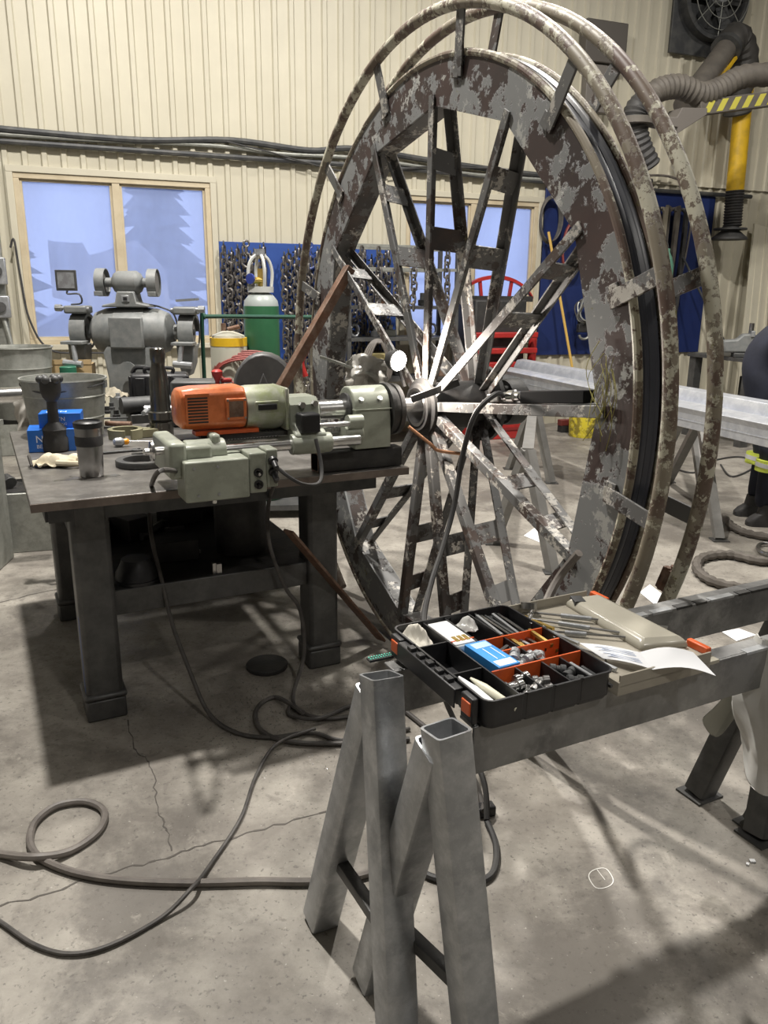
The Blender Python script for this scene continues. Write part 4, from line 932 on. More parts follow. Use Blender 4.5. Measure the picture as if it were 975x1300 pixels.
# white bag draped on the far trestle end
t = thing('plastic_bag', 'torn white plastic bag with blue print hanging on the trestle at the right edge', 'bag', Bw(.975, .01, 0), AL)
g = []; R_ = random.Random(8)
for i in range(26):
    row = []; u = i / 25
    for j in range(16):
        v = j / 15; z = .82 - .40 * v * (.75 + .25 * math.sin(u * 5.0 + .4)); th = -3.6 + u * 4.0
        r_ = .105 + .05 * v * math.sin(PI * min(1, v * 1.2)) + .010 * math.sin(u * 26 + v * 4) + R_.uniform(-.005, .005)
        row.append((r_ * math.cos(th) * 1.15, r_ * math.sin(th) * 1.1 + .01, z))
    g.append(row)
MB().sheet(g, .002).build('bag', bagw, t, sub=1)
bt = t.location; Ri = Matrix.Rotation(-AL, 3, 'Z')
g = []
for i in range(10):
    row = []; u = i / 9
    for j in range(8):
        v = j / 7; px = 928 + 46 * u - 40 * v * (1 - u) * (.4 + .6 * v); py = 866 - 3 * u + (46 + 22 * math.sin(7 * u) + 20 * u) * v
        row.append(tuple(Ri @ (Y(px, py, 2.02 + .02 * math.sin(9 * u)) - bt)))
    g.append(row)
MB().sheet(g, .002).build('torn_flap', mat('grey_film', (.42, .42, .37), rough=.35), t, sub=1)
bp = mat('blue_print', (.04, .06, .35), rough=.6)
disc_text('E', t, (-.06, -.150, .60), .05, bp, (PI / 2, .3, -.1))
MB().sph((-.045, -.140, .71), .045, (1, .1, 1.2), 16, 8).build('print_oval', bp, t)

# ---------------------------------------------------------------- toolbox (organiser) across the beams
tx = thing('tool_organiser', 'open black compartment toolbox with orange dividers lying across the trestle beams', 'toolbox', Bw(.195, .19, ZB + .002), AL); tx.scale = (.90, .95, 1)
hx, hy, H_ = .175, .205, .062
pts = []
def rrect(hx, hy, r, n=4):
    o = []
    for sx, sy, a0 in ((1, 1, 0), (-1, 1, 90), (-1, -1, 180), (1, -1, 270)):
        for k in range(n + 1):
            a = math.radians(a0 + 90 * k / n); o.append((sx * (hx - r) + r * math.cos(a), sy * (hy - r) + r * math.sin(a)))
    return o
def ribbed(hx, hy, r, dent, nrib):
    base = rrect(hx, hy, r); out = []
    for i, (x, y) in enumerate(base):
        out.append((x, y)); x2, y2 = base[(i + 1) % len(base)]
        if math.hypot(x2 - x, y2 - y) > .1:
            for k in range(1, nrib):
                f = k / nrib; mx_, my_ = x + (x2 - x) * f, y + (y2 - y) * f; nx, ny = -(y2 - y), (x2 - x); l = math.hypot(nx, ny); nx /= l; ny /= l
                ux, uy = (x2 - x) / l, (y2 - y) / l
                for d_, e_ in ((-.006, 0), (-.003, dent), (.003, dent), (.006, 0)): out.append((mx_ + ux * d_ + nx * e_, my_ + uy * d_ + ny * e_))
    return out
lo_ = lambda P, z: [Vector((x, y, z)) for x, y in P]
A_ = ribbed(hx - .008, hy - .008, .022, .003, 4); Bq = ribbed(hx, hy, .024, .003, 4); Ci = ribbed(hx - .005, hy - .005, .02, .0, 4)
shell = MB().loops([lo_(A_, 0), lo_(ribbed(hx - .004, hy - .004, .022, .003, 4), .012), lo_(ribbed(hx - .004, hy - .004, .022, .003, 4), H_ * .9), lo_(Bq, H_ * .93), lo_(Bq, H_), lo_(Ci, H_), lo_(Ci, .006)], cap=True).build('shell', black_p, tx)
# dividers: black (three long, along b) and orange (five)
for x in (-.085, -.02): MB().bb(x - .002, x + .002, -hy + .006, hy - .006, .004, H_ - .004).build('black_divider', black_p, tx)
for (x0, x1, y) in ((-.17, -.085, .085), (-.17, -.085, -.06)): MB().bb(x0, x1, y - .002, y + .002, .004, H_ - .006).build('black_divider', black_p, tx)
MB().bb(.05, .054, .045, hy - .006, .004, H_ - .004).build('black_divider', black_p, tx)
MB().bb(.052, .056, -hy + .006, .045, .004, H_ - .005).build('black_divider', black_p, tx)
MB().bb(.105, .109, -hy + .006, -.09, .004, H_ - .005).build('black_divider', black_p, tx)
for (x0, x1, y0, y1) in ((-.018, .17, .045, .049), (-.083, .17, -.095, -.091), (-.0, .17, -.02, -.016), (-.083, -.018, .07, .074)):
    MB().bb(x0, x1, y0, y1, .004, H_ - .002).build('orange_divider', orange, tx, label='orange divider')
# latch side on the left edge with orange pads
lt = MB()
lt.bb(-hx - .022, -hx, -.12, .13, H_ - .012, H_ - .006).bb(-hx - .024, -hx - .020, -.12, .13, .015, H_ - .006)
la = lt.build('latch_rail', black_p, tx, bevel=.002)
for y in (-.08, -.04, .0, .04, .08): MB().bb(-hx - .020, -hx - .004, y - .010, y + .010, H_ - .006, H_ + .002).build('latch_tooth', black_p, la, bevel=.0015)
for y in (-.155, .155):
    c_ = MB().bb(-hx - .016, -hx, y - .022, y + .022, .006, H_ - .004).build('latch', black_p, tx, bevel=.003)
    MB().bb(-hx - .019, -hx - .014, y - .016, y + .016, .020, .048).build('orange_pad', orange, c_, label='orange latch pad', bevel=.002)
TB = Bw(.195, .19, ZB + .002)
def T_(x, y, z): return TB + AX * x * .9 + EY * y * .95 + Vector((0, 0, z))
def inbox(name, lab, cat, x, y, z=.0075, rz=0, **k): return thing(name, lab, cat, T_(x, y, z), AL + rz, **k)
# blue carton with white band
t = inbox('insert_carton', 'blue and white carton of inserts in the middle compartment of the toolbox', 'carton', -.035, -.025, .042, PI / 2 + .04)
MB().bb(-.062, .062, -.027, .027, 0, .022).build('box', mat('light_blue_carton', (.05, .30, .75), rough=.35), t, bevel=.001)
MB().bb(-.058, -.034, -.022, .022, .022, .0225).build('white_swirl', white_p, t); MB().bb(.030, .055, -.024, .018, .022, .0225).build('pale_band', mat('pale_blue_print', (.45, .65, .85)), t)
MB().bb(-.028, .026, -.016, -.014, .022, .0224).bb(-.028, .026, .004, .006, .022, .0224).bb(-.0625, -.062, -.02, .02, .005, .016).build('print_lines', white_p, t)
# white plastic case and stick
t = inbox('plastic_case', 'small clear white plastic case with gold inserts in the back left compartment', 'case', -.053, .120, .034, PI / 2); t.scale = (1.25, 1.1, 1.1)
MB().bb(-.052, .052, -.026, .026, 0, .020).build('case', mat('translucent_white', (.75, .75, .72), rough=.3), t, bevel=.003)
MB().bb(-.049, .049, -.023, .023, .020, .023).build('lid', white_p, t, bevel=.002)
for k in range(3): MB().bb(-.04, -.02, -.018 + .012 * k, -.010 + .012 * k, .0232, .0245).build('gold_insert', brass, t)
t = inbox('white_rag', 'white crumpled rag in the back left corner of the toolbox', 'rag', -.135, .150, .030); t.scale = (1.2, 1.2, 1)
MB().sheet(crumple(0, 0, 0, .055, .08, .045, 10, 21), .002).build('cloth', mat('off_white_cloth', (.66, .63, .55), rough=.8), t, sub=1)
t = inbox('white_packets', 'crumpled clear packets in the back middle compartment of the toolbox', 'packet', .018, .155, .036)
MB().sheet(crumple(0, 0, 0, .05, .06, .035, 9, 22), .002).build('film', mat('clear_packet', (.55, .55, .53), rough=.2), t, sub=1)
# marker pens and white sticks in the front left compartment
for i, (x, y, rz, c) in enumerate(((-.140, -.135, 1.75, white_p), (-.115, -.140, 1.85, mat('cream_plastic', (.72, .70, .55), rough=.4)), (-.150, -.13, 1.65, white_p))):
    t = inbox('marker_pen', ['white marker with tapered end in the front left compartment, middle of three', 'cream marker in the front left compartment, nearest the orange dividers', 'white marker against the left side of the toolbox'][i], 'marker', x, y, .016 + .002 * i, rz)
    MB().lathe([(.004, 0), (.008, .006), (.009, .08), (.006, .10), (.0025, .118)], (-.06, 0, .012), (1, 0, .18), 12).build('barrel', c, t)
def tool_bits(n, x0, x1, y0, y1, ln, mats, lab, grp, rz, wd=.007, seed=1, z0=.030, zs=.022):
    R_ = random.Random(seed)
    for i in range(n):
        x = x0 + (x1 - x0) * (i + .5) / n; y = (y0 + y1) / 2 + R_.uniform(-.006, .006); m_ = mats[i % len(mats)]
        t = inbox('lathe_tool', lab, 'tool', x, y, z0 + R_.uniform(0, zs), rz + R_.uniform(-.08, .08), group=grp)
        MB().bar((-ln / 2, 0, 0), (ln / 2, 0, R_.uniform(0, .012)), wd, wd * .9, up=(0, 0, 1)).build('shank', m_, t)
        MB().bar((ln / 2, 0, .002), (ln / 2 + .010, .001, .004), wd * .7, wd * .5, up=(0, 0, 1)).build('tip', steel_dk, t)
tool_bits(6, .060, .165, .06, .19, .115, [steel, chrome_d, steel_dk], 'slim steel tool bit lying in the back right compartment of the toolbox', 'tool bits in the back right compartment', PI / 2, seed=2)
tool_bits(3, -.012, .040, .06, .16, .085, [steel_dk, steel], 'dark tool bit lying in the back middle compartment below the packets', 'tool bits in the back middle compartment', PI / 2 + .3, seed=7, z0=.008, zs=.01)
tool_bits(6, .07, .165, -.01, .04, .075, [brass, brass, steel, chrome_d], 'brass or steel tool bit standing out of the middle right compartment', 'tool bits in the middle right compartment', PI / 2 + .1, seed=3, z0=.030, zs=.02, wd=.008)
tool_bits(4, .0, .045, .0, .03, .05, [steel_dk, dark], 'short dark bit in the orange-walled compartment behind the blue carton', 'dark bits behind the blue carton', .2, seed=4, wd=.008)
tool_bits(5, .115, .165, -.19, -.12, .08, [steel_dk, steel], 'slim bit in the front right compartment of the toolbox', 'tool bits in the front right compartment', PI / 2 + .2, seed=5, z0=.02)
def socket(x, y, z, rz, lab, grp, m=chrome_d, s=1.0):
    t = inbox('drive_fitting', lab, 'fitting', x, y, z + .012, rz, group=grp)
    MB().lathe([(.006 * s, 0), (.010 * s, .001), (.010 * s, .010 * s), (.007 * s, .012 * s), (.007 * s, .018 * s), (.009 * s, .020 * s), (.009 * s, .030 * s), (.005 * s, .031 * s)], (-.014, 0, .010), (1, 0, .1), 12).build('body', m, t)
R_ = random.Random(5)
for i in range(8): socket(-.06 + .03 * (i % 3) + R_.uniform(-.004, .004), -.175 + .025 * (i // 3), .012 + .012 * (i % 2), R_.uniform(-.6, .6), 'bright fitting in the front compartment nearest the markers', 'bright fittings in the front compartment', s=1.15)
for i in range(6): socket(.072 + .014 * (i % 2) + R_.uniform(-.003, .003), -.178 + .028 * (i // 2), .012 + .010 * (i % 2), R_.uniform(0, 3), 'dark fitting in the front compartment with black sockets', 'dark fittings in the front compartment', steel_dk, 1.1)
for i in range(5): socket(.02 + .03 * (i % 3), -.06 + .022 * (i // 3), .016 + .01 * (i % 2), R_.uniform(0, 1), 'steel fitting in the middle orange compartment', 'steel fittings in the middle compartment', steel, 1.3)
# open translucent lid to the right
smoke = mat('dusty_clear_plastic', (.36, .33, .27), (.26, .24, .20), rough=.3, scale=6, soft=.2)
clear = mat('milky_clear_plastic', (.38, .36, .30), rough=.22, vary=.05)
ld = thing('organiser_lid', 'dusty translucent lid of the toolbox folded open over the beams', 'lid', Bw(.525, .20, ZB + .002), AL)
MB().bb(-.16, .10, -.205, .205, .018, .022).build('panel', smoke, ld, bevel=.001)
for a in ((-.16, .10, -.205, -.201), (-.16, .10, .201, .205)): MB().bb(*a, 0, .045).build('side_wall', smoke, ld)
MB().bb(-.164, -.160, -.205, .205, 0, .03).build('side_wall', smoke, ld)
MB().loops([[Vector((x, y, z)) for x, y in ((.0, -.10), (.115, -.13), (.125, .18), (.02, .19))] for z in (.018, .034)] + [[Vector((x, y, .046)) for x, y in ((.014, -.085), (.103, -.112), (.11, .165), (.03, .175))]]).build('handle_bulge', clear, ld, bevel=.006)
MB().bb(.101, .135, -.20, .19, .010, .018).build('hinge_lip', clear, ld)
for y in (-.145, .185): MB().bb(.122, .137, y - .03, y + .03, .018, .036).build('orange_latch', orange, ld, bevel=.003, label='orange latch of the clear lid')
LB = Bw(.525, .20, ZB + .002)
def L_(x, y, z): return LB + AX * x + EY * y + Vector((0, 0, z))
# telescopic gauges and rods on the lid
def gauge(p, q, r, lab, head=True, m=chrome_d):
    t = thing('bore_gauge', lab, 'gauge', p, 0); d = q - p
    MB().rod((0, 0, 0), d, r, n=10).build('handle', m, t)
    MB().rod(d * .55, d * .78, r * 1.9, n=12).build('knurled_grip', steel, t)
    if head:
        x, y, z = frame(d); MB().rod(d - x * .018, d + x * .018, .006, n=12).build('head', chrome, t)
gauge(L_(.08, -.10, .034), L_(-.13, .14, .032), .0032, 'long thin bore gauge lying across the clear lid, nearest the papers')
gauge(L_(.13, -.05, .036), L_(-.10, .17, .032), .0032, 'long thin bore gauge across the clear lid, farther one')
gauge(L_(.03, -.06, .032), L_(-.14, .07, .030), .003, 'short gauge on the clear lid beside the toolbox edge')
t = thing('ring_gauge', 'small steel ring standing at the far end of the gauges', 'ring', L_(-.10, .185, .024), .4)
MB().ring([(.014, -.008), (.020, -.008), (.020, .008), (.014, .008)], (0, 0, .020), (.2, .3, 1), 24).build('ring', chrome_d, t)
t = thing('steel_clip', 'small dark folded steel clip at the back of the clear lid', 'clip', L_(.04, .165, .023), AL + 1.2)
MB().htube((-.02, 0, .012), (.02, 0, .012), .030, .024, .002, up=(0, 0, 1)).build('clip', steel_dk, t)
# stack of steel bits along the joint between box and lid
for i in range(7):
    t = thing('lathe_tool', 'slim steel or brass tool bit lying on the seam between toolbox and clear lid', 'tool', L_(-.135 + .012 * (i % 2), .16 - .045 * i, .028), AL + PI / 2 + .25, 'tool bits along the lid seam')
    MB().bar((-.045, 0, 0), (.045, 0, .002), .009, .008, up=(0, 0, 1)).build('shank', [steel, brass, chrome_d][i % 3], t)
    MB().bar((.045, 0, .002), (.054, 0, .003), .006, .005, up=(0, 0, 1)).build('tip', steel_dk, t)
# folded leaflet: two pages with faint print
lf = thing('leaflet', 'open white printed leaflet lying on the clear lid with one page lifting', 'leaflet', G(815, 838, ZB + .06), 0)
def page(c4, nu=10, nv=6, bend=0.0):
    P = [G(x, y, z) - lf.location for x, y, z in c4]; g = []
    for i in range(nu):
        u = i / (nu - 1); row = []
        for j in range(nv):
            v = j / (nv - 1); p = P[0].lerp(P[1], u).lerp(P[3].lerp(P[2], u), v); p.z += bend * math.sin(PI * u); row.append(tuple(p))
        g.append(row)
    return g
pm = mat('printed_paper', (.68, .69, .71), rough=.6)
MB().sheet(page([(735, 816, ZB + .045), (812, 828, ZB + .05), (829, 850, ZB + .045), (766, 836, ZB + .034)], bend=.004), .0006).build('page', pm, lf)
MB().sheet(page([(812, 828, ZB + .05), (880, 828, ZB + .06), (909, 858, ZB + .03), (829, 850, ZB + .045)], bend=.012), .0006).build('page', pm, lf)
for k in range(7):
    u0, u1 = .18, .85; v = .2 + k * .1
    if k == 3: continue
    P = [Vector(G(x, y, z)) - lf.location for x, y, z in [(735, 816, ZB + .045), (812, 828, ZB + .05), (829, 850, ZB + .045), (766, 836, ZB + .034)]]
    a_ = P[0].lerp(P[1], u0 + .1 * (k % 2)).lerp(P[3].lerp(P[2], u0 + .1 * (k % 2)), v); b_ = P[0].lerp(P[1], u1).lerp(P[3].lerp(P[2], u1), v)
    MB().bar(a_ + Vector((0, 0, .0045)), b_ + Vector((0, 0, .0035)), .0012, .0006, up=(0, 0, 1)).build('print_line', mat('pale_blue_ink', (.42, .50, .68)), lf, smooth=False)
# small green dotted strip at the near trestle corner
t = thing('terminal_strip', 'little strip of green dots lying behind the top of the left front leg', 'strip', Bw(.0, .36, ZB), AL)
d = MB()
for r_ in range(2):
    for k in range(9): d.sph((-.026 + k * .0065, .009 * r_, .006), .0022, n=6, m=4)
MB().bb(-.030, .030, -.005, .014, .0, .005).build('strip', black_p, t)
d.build('green_dots', mat('green_dots', (.10, .75, .55), rough=.4), t)

# ================================================================ LEFT BACKGROUND
GY = 5.4
# big twin belt grinder / buffer on a pedestal, smaller bench grinder bolted on top
t = thing('pedestal_grinder', 'large dusty grey pedestal grinder with a guarded wheel at each end', 'grinder', Y(172, 450, GY) * 1, 0)
gx = t.location.x; t.location = (gx, GY, 0)
def gz(py, px=172): return Y(px, py, GY).z
def gX(px): return Y(px, 420, GY).x - gx
zc = gz(421)
R_b = (gz(397) - gz(446)) / 2 * .98
MB().lathe([(.03, -.31), (.05, -.30), (.05, -.275), (.07, -.27), (.125, -.235), (.150, -.17), (.155, -.10), (.158, -.095), (.158, .095), (.155, .10), (.150, .17), (.125, .235), (.07, .27), (.05, .275), (.05, .30), (.03, .31)], (0, 0, zc), (1, 0, 0), 32).build('motor_body', grey_g, t, sharp=25)
MB().bb(-.11, .11, -.175, -.14, zc - .10, zc + .10).build('name_plate_band', grey_g, t, bevel=.01)
pd = MB().loops([[Vector((x * k, y * k2, z)) for x, y in ((-1, -1), (1, -1), (1, 1), (-1, 1))] for z, k, k2 in ((0, .26, .22), (.06, .26, .22), (.10, .19, .16), (zc - .30, .15, .13), (zc - .13, .17, .14), (zc - .06, .13, .12))]).build('pedestal', grey_g, t, bevel=.012)
MB().lathe([(.05, 0), (.05, .0), (.06, .02), (.06, .03)], (-.0, -.17, zc - .24), (0, -1, 0), 16).build('pedestal_knob', grey_g, t)
for s in (-1, 1):
    cx = gX(105) if s < 0 else gX(240); ztop = gz(388)
    gd = MB(); Lp = []
    # horseshoe guard around the wheel (open to the front)
    pr = []
    for k in range(13):
        a = math.radians(-60 + 240 * k / 12); pr.append((math.cos(a), math.sin(a)))
    for sx in (-.045, .045):
        gd.ring([(.098, -.004), (.112, -.004), (.112, .004), (.098, .004)], (cx + sx, 0, zc), (1, 0, 0), 28)
    L = [[Vector((cx + x, .112 * (-u if True else u), zc + .112 * w)) for x in (-.05, .05)] + [Vector((cx + x, .118 * -u, zc + .118 * w)) for x in (.05, -.05)] for u, w in pr]
    gd.loops(L); g_ = gd.build('wheel_guard', grey_g, t)
    MB().lathe([(.03, -.025), (.095, -.022), (.095, .022), (.03, .025)], (cx, 0, zc), (1, 0, 0), 32).build('grinding_wheel', mat('grinding_wheel_grey', (.17, .165, .16), rough=.8, bump=.2), t)
    MB().rod((cx - .04, 0, zc), (cx + .04, 0, zc), .02, n=10).build('spindle_nut', steel_dk, t)
    MB().bb(cx - .075, cx + .075, -.11, .02, zc + .115, zc + .165).build('guard_cap', grey_g, g_, bevel=.012)
    MB().rod((cx - .09 * s, -.09, zc + .145), (cx + .11 * s, -.09, zc + .150), .012).rod((cx + .09 * s, -.09, zc + .15), (cx + .13 * s, -.09, zc + .15), .022, n=8).build('adjuster_bolt', steel, g_)
    MB().prism([(-.06, 0), (.06, 0), (.05, -.12), (.02, -.20), (-.03, -.20), (-.05, -.12)], (cx, -.13, zc - .075), (1, 0, 0), (0, 0, 1), (0, .12, 0)).build('dust_chute', grey_g, t, bevel=.008)
    MB().bb(cx - .07, cx + .07, -.22, -.10, zc - .075, zc - .055).build('tool_rest', grey_g, t, bevel=.003)
    MB().rod((cx - .005 * s, -.20, zc - .07), (cx - .02 * s, -.22, zc - .19), .016).rod((cx - .06, -.22, zc - .19), (cx + .06, -.22, zc - .20), .022, n=10).build('rest_arm', steel, t)
    MB().rod((cx + (.07 if s < 0 else -.16), 0, zc), (cx + (.16 if s < 0 else -.07), 0, zc), .04, n=12).build('arbor_neck', grey_g, t)
# flat plate over right guard
MB().bar((gX(240) - .06, -.02, gz(381)), (gX(240) + .07, -.02, gz(379)), .10, .015, up=(0, 0, 1)).build('top_rest_plate', grey_g, t)
# eye shield on thin arm at left
MB().bb(gX(84), gX(110), -.10, -.09, gz(370), gz(344)).build('shield_frame', steel_dk, t, bevel=.003)
MB().bb(gX(84) + .015, gX(110) - .015, -.103, -.10, gz(370) + .015, gz(344) - .015).build('shield_glass', mat('dusty_shield_glass', (.25, .26, .27), (.18, .18, .19), rough=.3, scale=20), t)
MB().tube(sm([(gX(97), -.09, gz(370)), (gX(97), -.09, gz(374)), (gX(111), -.09, gz(374)), (gX(113), -.09, gz(385)), (gX(100), -.09, gz(387))], 4), .006, 6).build('shield_arm', steel_dk, t)
# small bench grinder
bx = gX(168) + gx
t = thing('bench_grinder', 'small double-ended grey bench grinder mounted on top of the pedestal grinder', 'grinder', (bx, GY - .02, zc + .158), .05)
MB().prism([(-.16, 0), (.16, 0), (.15, .015), (.07, .03), (.055, .10), (-.055, .10), (-.07, .03), (-.15, .015)], (0, -.09, 0), (1, 0, 0), (0, 0, 1), (0, .17, 0)).build('base', grey_g, t, bevel=.008)
MB().lathe([(.02, -.15), (.03, -.145), (.03, -.10), (.058, -.085), (.072, -.06), (.075, .06), (.058, .085), (.03, .10), (.03, .145), (.02, .15)], (0, 0, .155), (1, 0, 0), 28).build('motor_body', grey_g, t)
for s in (-1, 1):
    MB().ring([(.055, -.03), (.088, -.03), (.088, .03), (.083, .03), (.083, -.022), (.055, -.022)], (s * .165, 0, .155), (1, 0, 0), 28).build('wheel_guard', grey_g, t)
    MB().lathe([(.015, -.014), (.078, -.013), (.078, .013), (.015, .014)], (s * .170, 0, .155), (1, 0, 0), 28).build('grinding_wheel', mat('grinding_wheel_grey', (.17, .165, .16)), t)
    MB().bb(s * .17 - .025, s * .17 + .025, -.10, -.07, .07, .10).build('tool_rest', grey_g, t, bevel=.003)
MB().bb(-.025, .025, -.095, -.088, .035, .075).build('switch_plate', steel, t, bevel=.002); MB().bb(-.012, .012, -.10, -.094, .045, .065).build('switch', black_p, t)
MB().tube(sm([(.10, .02, .02), (.20, .03, .0), (.28, .04, -.05), (.30, .06, -.2)], 5), .006, 6).build('cord', black_r, t)

# bench under the left clutter (second work table behind)
bk_z = .80
t = thing('back_bench', 'cluttered dark steel side bench behind the main bench at the far left', 'bench', (-2.75, 5.3, 0), .28)
MB().bb(-.95, .62, -.42, .42, bk_z - .04, bk_z).build('bench_top', leg_m, t, bevel=.004)
for x in (-.85, .52):
    for y in (-.35, .35): MB().bb(x - .04, x + .04, y - .04, y + .04, 0, bk_z - .04).build('leg', leg_m, t)
bk = Y(30, 470, 5.0)
bucket('galvanised_bucket', 'larger galvanised bucket on the side bench at the far left', Vector((-2.30, 5.05, bk_z)), .155, .195, .44, galv, bail=False)
t = thing('cardboard_box', 'small open cardboard box behind the two buckets', 'box', Vector((-2.06, 5.28, bk_z)), .2)
cb_m = mat('brown_cardboard', (.46, .33, .17), rough=.8, vary=.1)
MB().bb(-.13, .13, -.08, .08, 0, .32).build('box', cb_m, t); MB().bb(-.13, .13, -.083, -.075, .32, .35).build('flap', cb_m, t)
t = thing('green_tape_roll', 'green lid standing in front of the cardboard box', 'lid', Vector((-2.03, 5.12, bk_z)), 0)
MB().lathe([(.05, 0), (.052, .01), (.052, .31), (.045, .315)], n=24).build('can', mat('dark_green_can', (.02, .12, .07), rough=.4), t)
# bright round bar coming in from the left
q = Y(50, 500, 4.45); p = Y(-60, 506, 4.3)
t = thing('round_bar', 'polished steel round bar entering from the left edge', 'bar', q, 0)
MB().rod((0, 0, 0), p - q, .045, n=28).build('bar', chrome, t, bevel=.003)
q2 = Vector((-2.36, 4.35, 0)); t = thing('bar_stand', 'grey cabinet stand under the polished bar at the left edge', 'stand', q2, .1)
MB().bb(-.28, .12, -.22, .25, 0, .82).build('cabinet', galv, t, bevel=.01); MB().bb(-.30, .14, -.24, .27, .82, .85).build('top', galv, t); MB().prism([(-.06, 0), (.06, 0), (.02, .10), (-.02, .10)], (-.06, -.1, .85), (0, 1, 0), (0, 0, 1), (.05, 0, 0)).build('vee_block', steel, t)
# white rag hanging by the bar
t = thing('hanging_rag', 'dirty white rag hanging at the left corner of the bench', 'rag', Y(45, 520, 4.10) - Vector((0, 0, .02)), 0)
g = []
for i in range(12):
    u = i / 11; row = []
    for j in range(12):
        v = j / 11; row.append((-.12 + .20 * u * (1 - .35 * v) + .008 * math.sin(17 * v), .035 * math.sin(8 * u + 3 * v), .06 - .26 * v * (1 - .5 * u) + .04 * u))
    g.append(row)
MB().sheet(g, .003).build('cloth', mat('dirty_white_cloth', (.55, .53, .49), (.40, .38, .34), rough=.85, scale=6, soft=.2, bump=.2), t, sub=1)
MB().tube(sm([Y(62, 545, 4.2), Y(68, 570, 4.15), Y(62, 600, 4.1), Y(56, 620, 4.1)], 5), .012, 8).build('hose_end', black_r, label='black hose hanging between rag and bench edge at the left', cat='hose')
# tray with machine scrap at the left edge
tp = G(12, 642, .30)
t = thing('scrap_tray', 'grey steel bin heaped with scrap parts at the left edge below the rag', 'bin', (tp.x, tp.y + .18, 0), .3)
MB().bb(-.36, .24, -.20, .22, .0, .38).build('bin', galv, t, bevel=.006)
MB().bb(-.34, .22, -.18, .20, .38, .384).build('fill', dark, t)
R_ = random.Random(4)
for i in range(11):
    x = R_.uniform(-.25, .16); y = R_.uniform(-.14, .10); s_ = R_.uniform(.03, .05)
    m_ = [steel_dk, steel, leg_m][i % 3]; mb = MB()
    if i % 2: mb.lathe([(s_ * .5, 0), (s_, 0), (s_, s_ * .7), (s_ * .7, s_ * .8), (s_ * .7, s_ * 2)], (0, 0, 0), (R_.uniform(-1, 1), R_.uniform(-1, 1), .4), 10)
    else: mb.box((0, 0, s_ * .5), (s_ * 3, s_ * 1.2, s_), Euler((R_.uniform(-.3, .3), R_.uniform(-.3, .3), R_.uniform(0, 3))).to_matrix())
    o = mb.build('scrap_part', m_, label='grey machined scrap part in the heap on the bin at the left edge', cat='scrap', group='scrap parts in the left bin', bevel=.003, origin=False); q = Matrix.Rotation(.3, 3, 'Z') @ Vector((x, y, 0)); o.location = Vector((tp.x, tp.y + .18, .385 + .02 * (i % 3))) + q
# round dark bar lying behind on bench
MB().rod(Tw(.55, 1.62, 1.0), Tw(1.35, 1.70, 1.0), .045, n=20).build('round_bar', steel_dk, label='thick dark round bar lying behind the black case', cat='bar')
t = thing('bar_rest', 'low steel rest carrying the thick dark bar', 'stand', Tw(.95, 1.66, 0), AL); MB().bb(-.36, .36, -.08, .08, .0, .955).build('rest', leg_m, t, bevel=.004)

# machine vise and magnetic base with red knob on the bench
t = thing('machine_vise', 'big dark grey vise with an arched jaw behind the orange motor', 'vise', Tw(1.10, 1.26, .921), AL - .35); t.scale = (1.45,) * 3
MB().bb(-.26, .14, -.05, .05, .0, .05).build('slide', steel_dk, t, bevel=.008)
MB().bb(-.24, -.07, -.06, .06, .05, .16).build('front_jaw', steel_dk, t, bevel=.008)
MB().prism([(-.02, .03), (.18, .03)] + [(.08 + .105 * math.cos(a), .14 + .115 * math.sin(a)) for a in [PI * k / 12 for k in range(0, 13)]] + [(-.025, .1)], (0, -.055, 0), (1, 0, 0), (0, 0, 1), (0, .11, 0)).build('rear_jaw', mat('vise_grey', (.14, .14, .14), (.08, .08, .08), rough=.45, metal=.3, scale=12, soft=.2), t, bevel=.008)
MB().prism([(.04, .05), (.13, .05), (.10, .14), (.08, .19), (.06, .14)], (0, -.068, 0), (1, 0, 0), (0, 0, 1), (0, .014, 0)).build('web', mat('vise_grey', (.14, .14, .14)), t, bevel=.003)
MB().rod((-.34, 0, .055), (-.24, 0, .055), .016).rod((-.33, -.09, .055), (-.33, .09, .055), .008).build('screw_handle', steel, t)
t = thing('magnetic_base', 'small black magnetic holder with a red knob in front of the vise', 'holder', Tw(.90, .98, .921), AL); t.scale = (1.35, 1.35, 1.75)
MB().bb(-.028, .028, -.028, .028, 0, .12).build('base', black_p, t, bevel=.005); MB().bb(.015, .05, -.02, .02, .10, .145).build('clamp', steel_dk, t, bevel=.004)
MB().lathe([(.006, 0), (.008, .03), (.018, .045), (.020, .055), (.012, .06)], (.0, 0, .12), (0, 0, 1), 16).build('knob', red, t); MB().bb(.012, .05, -.014, .014, .145, .156).build('red_pad', red, t, bevel=.004)

# green gas cylinder on a cart behind the bench
cyp = Y(333, 435, 5.75); CX = cyp.x
cart = thing('cylinder_cart', 'dark green tube handled cart with gas hoses behind the bench', 'cart', (CX - .15, 5.72, 0), .1)
zt = Y(300, 402, 5.5).z
MB().tube(sm([(-.235, -.22, .1), (-.235, -.22, zt - .08), (-.21, -.22, zt - .01), (-.15, -.22, zt), (.40, -.22, zt), (.52, -.22, zt)], 5), .014, 8).build('handle', mat('dark_green_tube', (.015, .07, .045), rough=.35), cart)
MB().bb(-.26, .45, -.22, .16, .06, .10).build('base_plate', steel_dk, cart)
for x in (-.24, .43): MB().rod((x - .02, .05, .10), (x + .02, .05, .10), .10, n=20).build('wheel', black_r, cart)
cyl = thing('gas_cylinder', 'dark green gas cylinder with a pale grey valve guard', 'cylinder', (CX, 5.75, .10), 0)
ztop = Y(333, 375, 5.75).z - .10; rr = .124
MB().lathe([(rr - .01, 0), (rr, .02), (rr, ztop - .08), (rr * .93, ztop - .04), (rr * .7, ztop - .005), (.05, ztop + .02), (.04, ztop + .05)], n=32).build('shell', green_c, cyl)
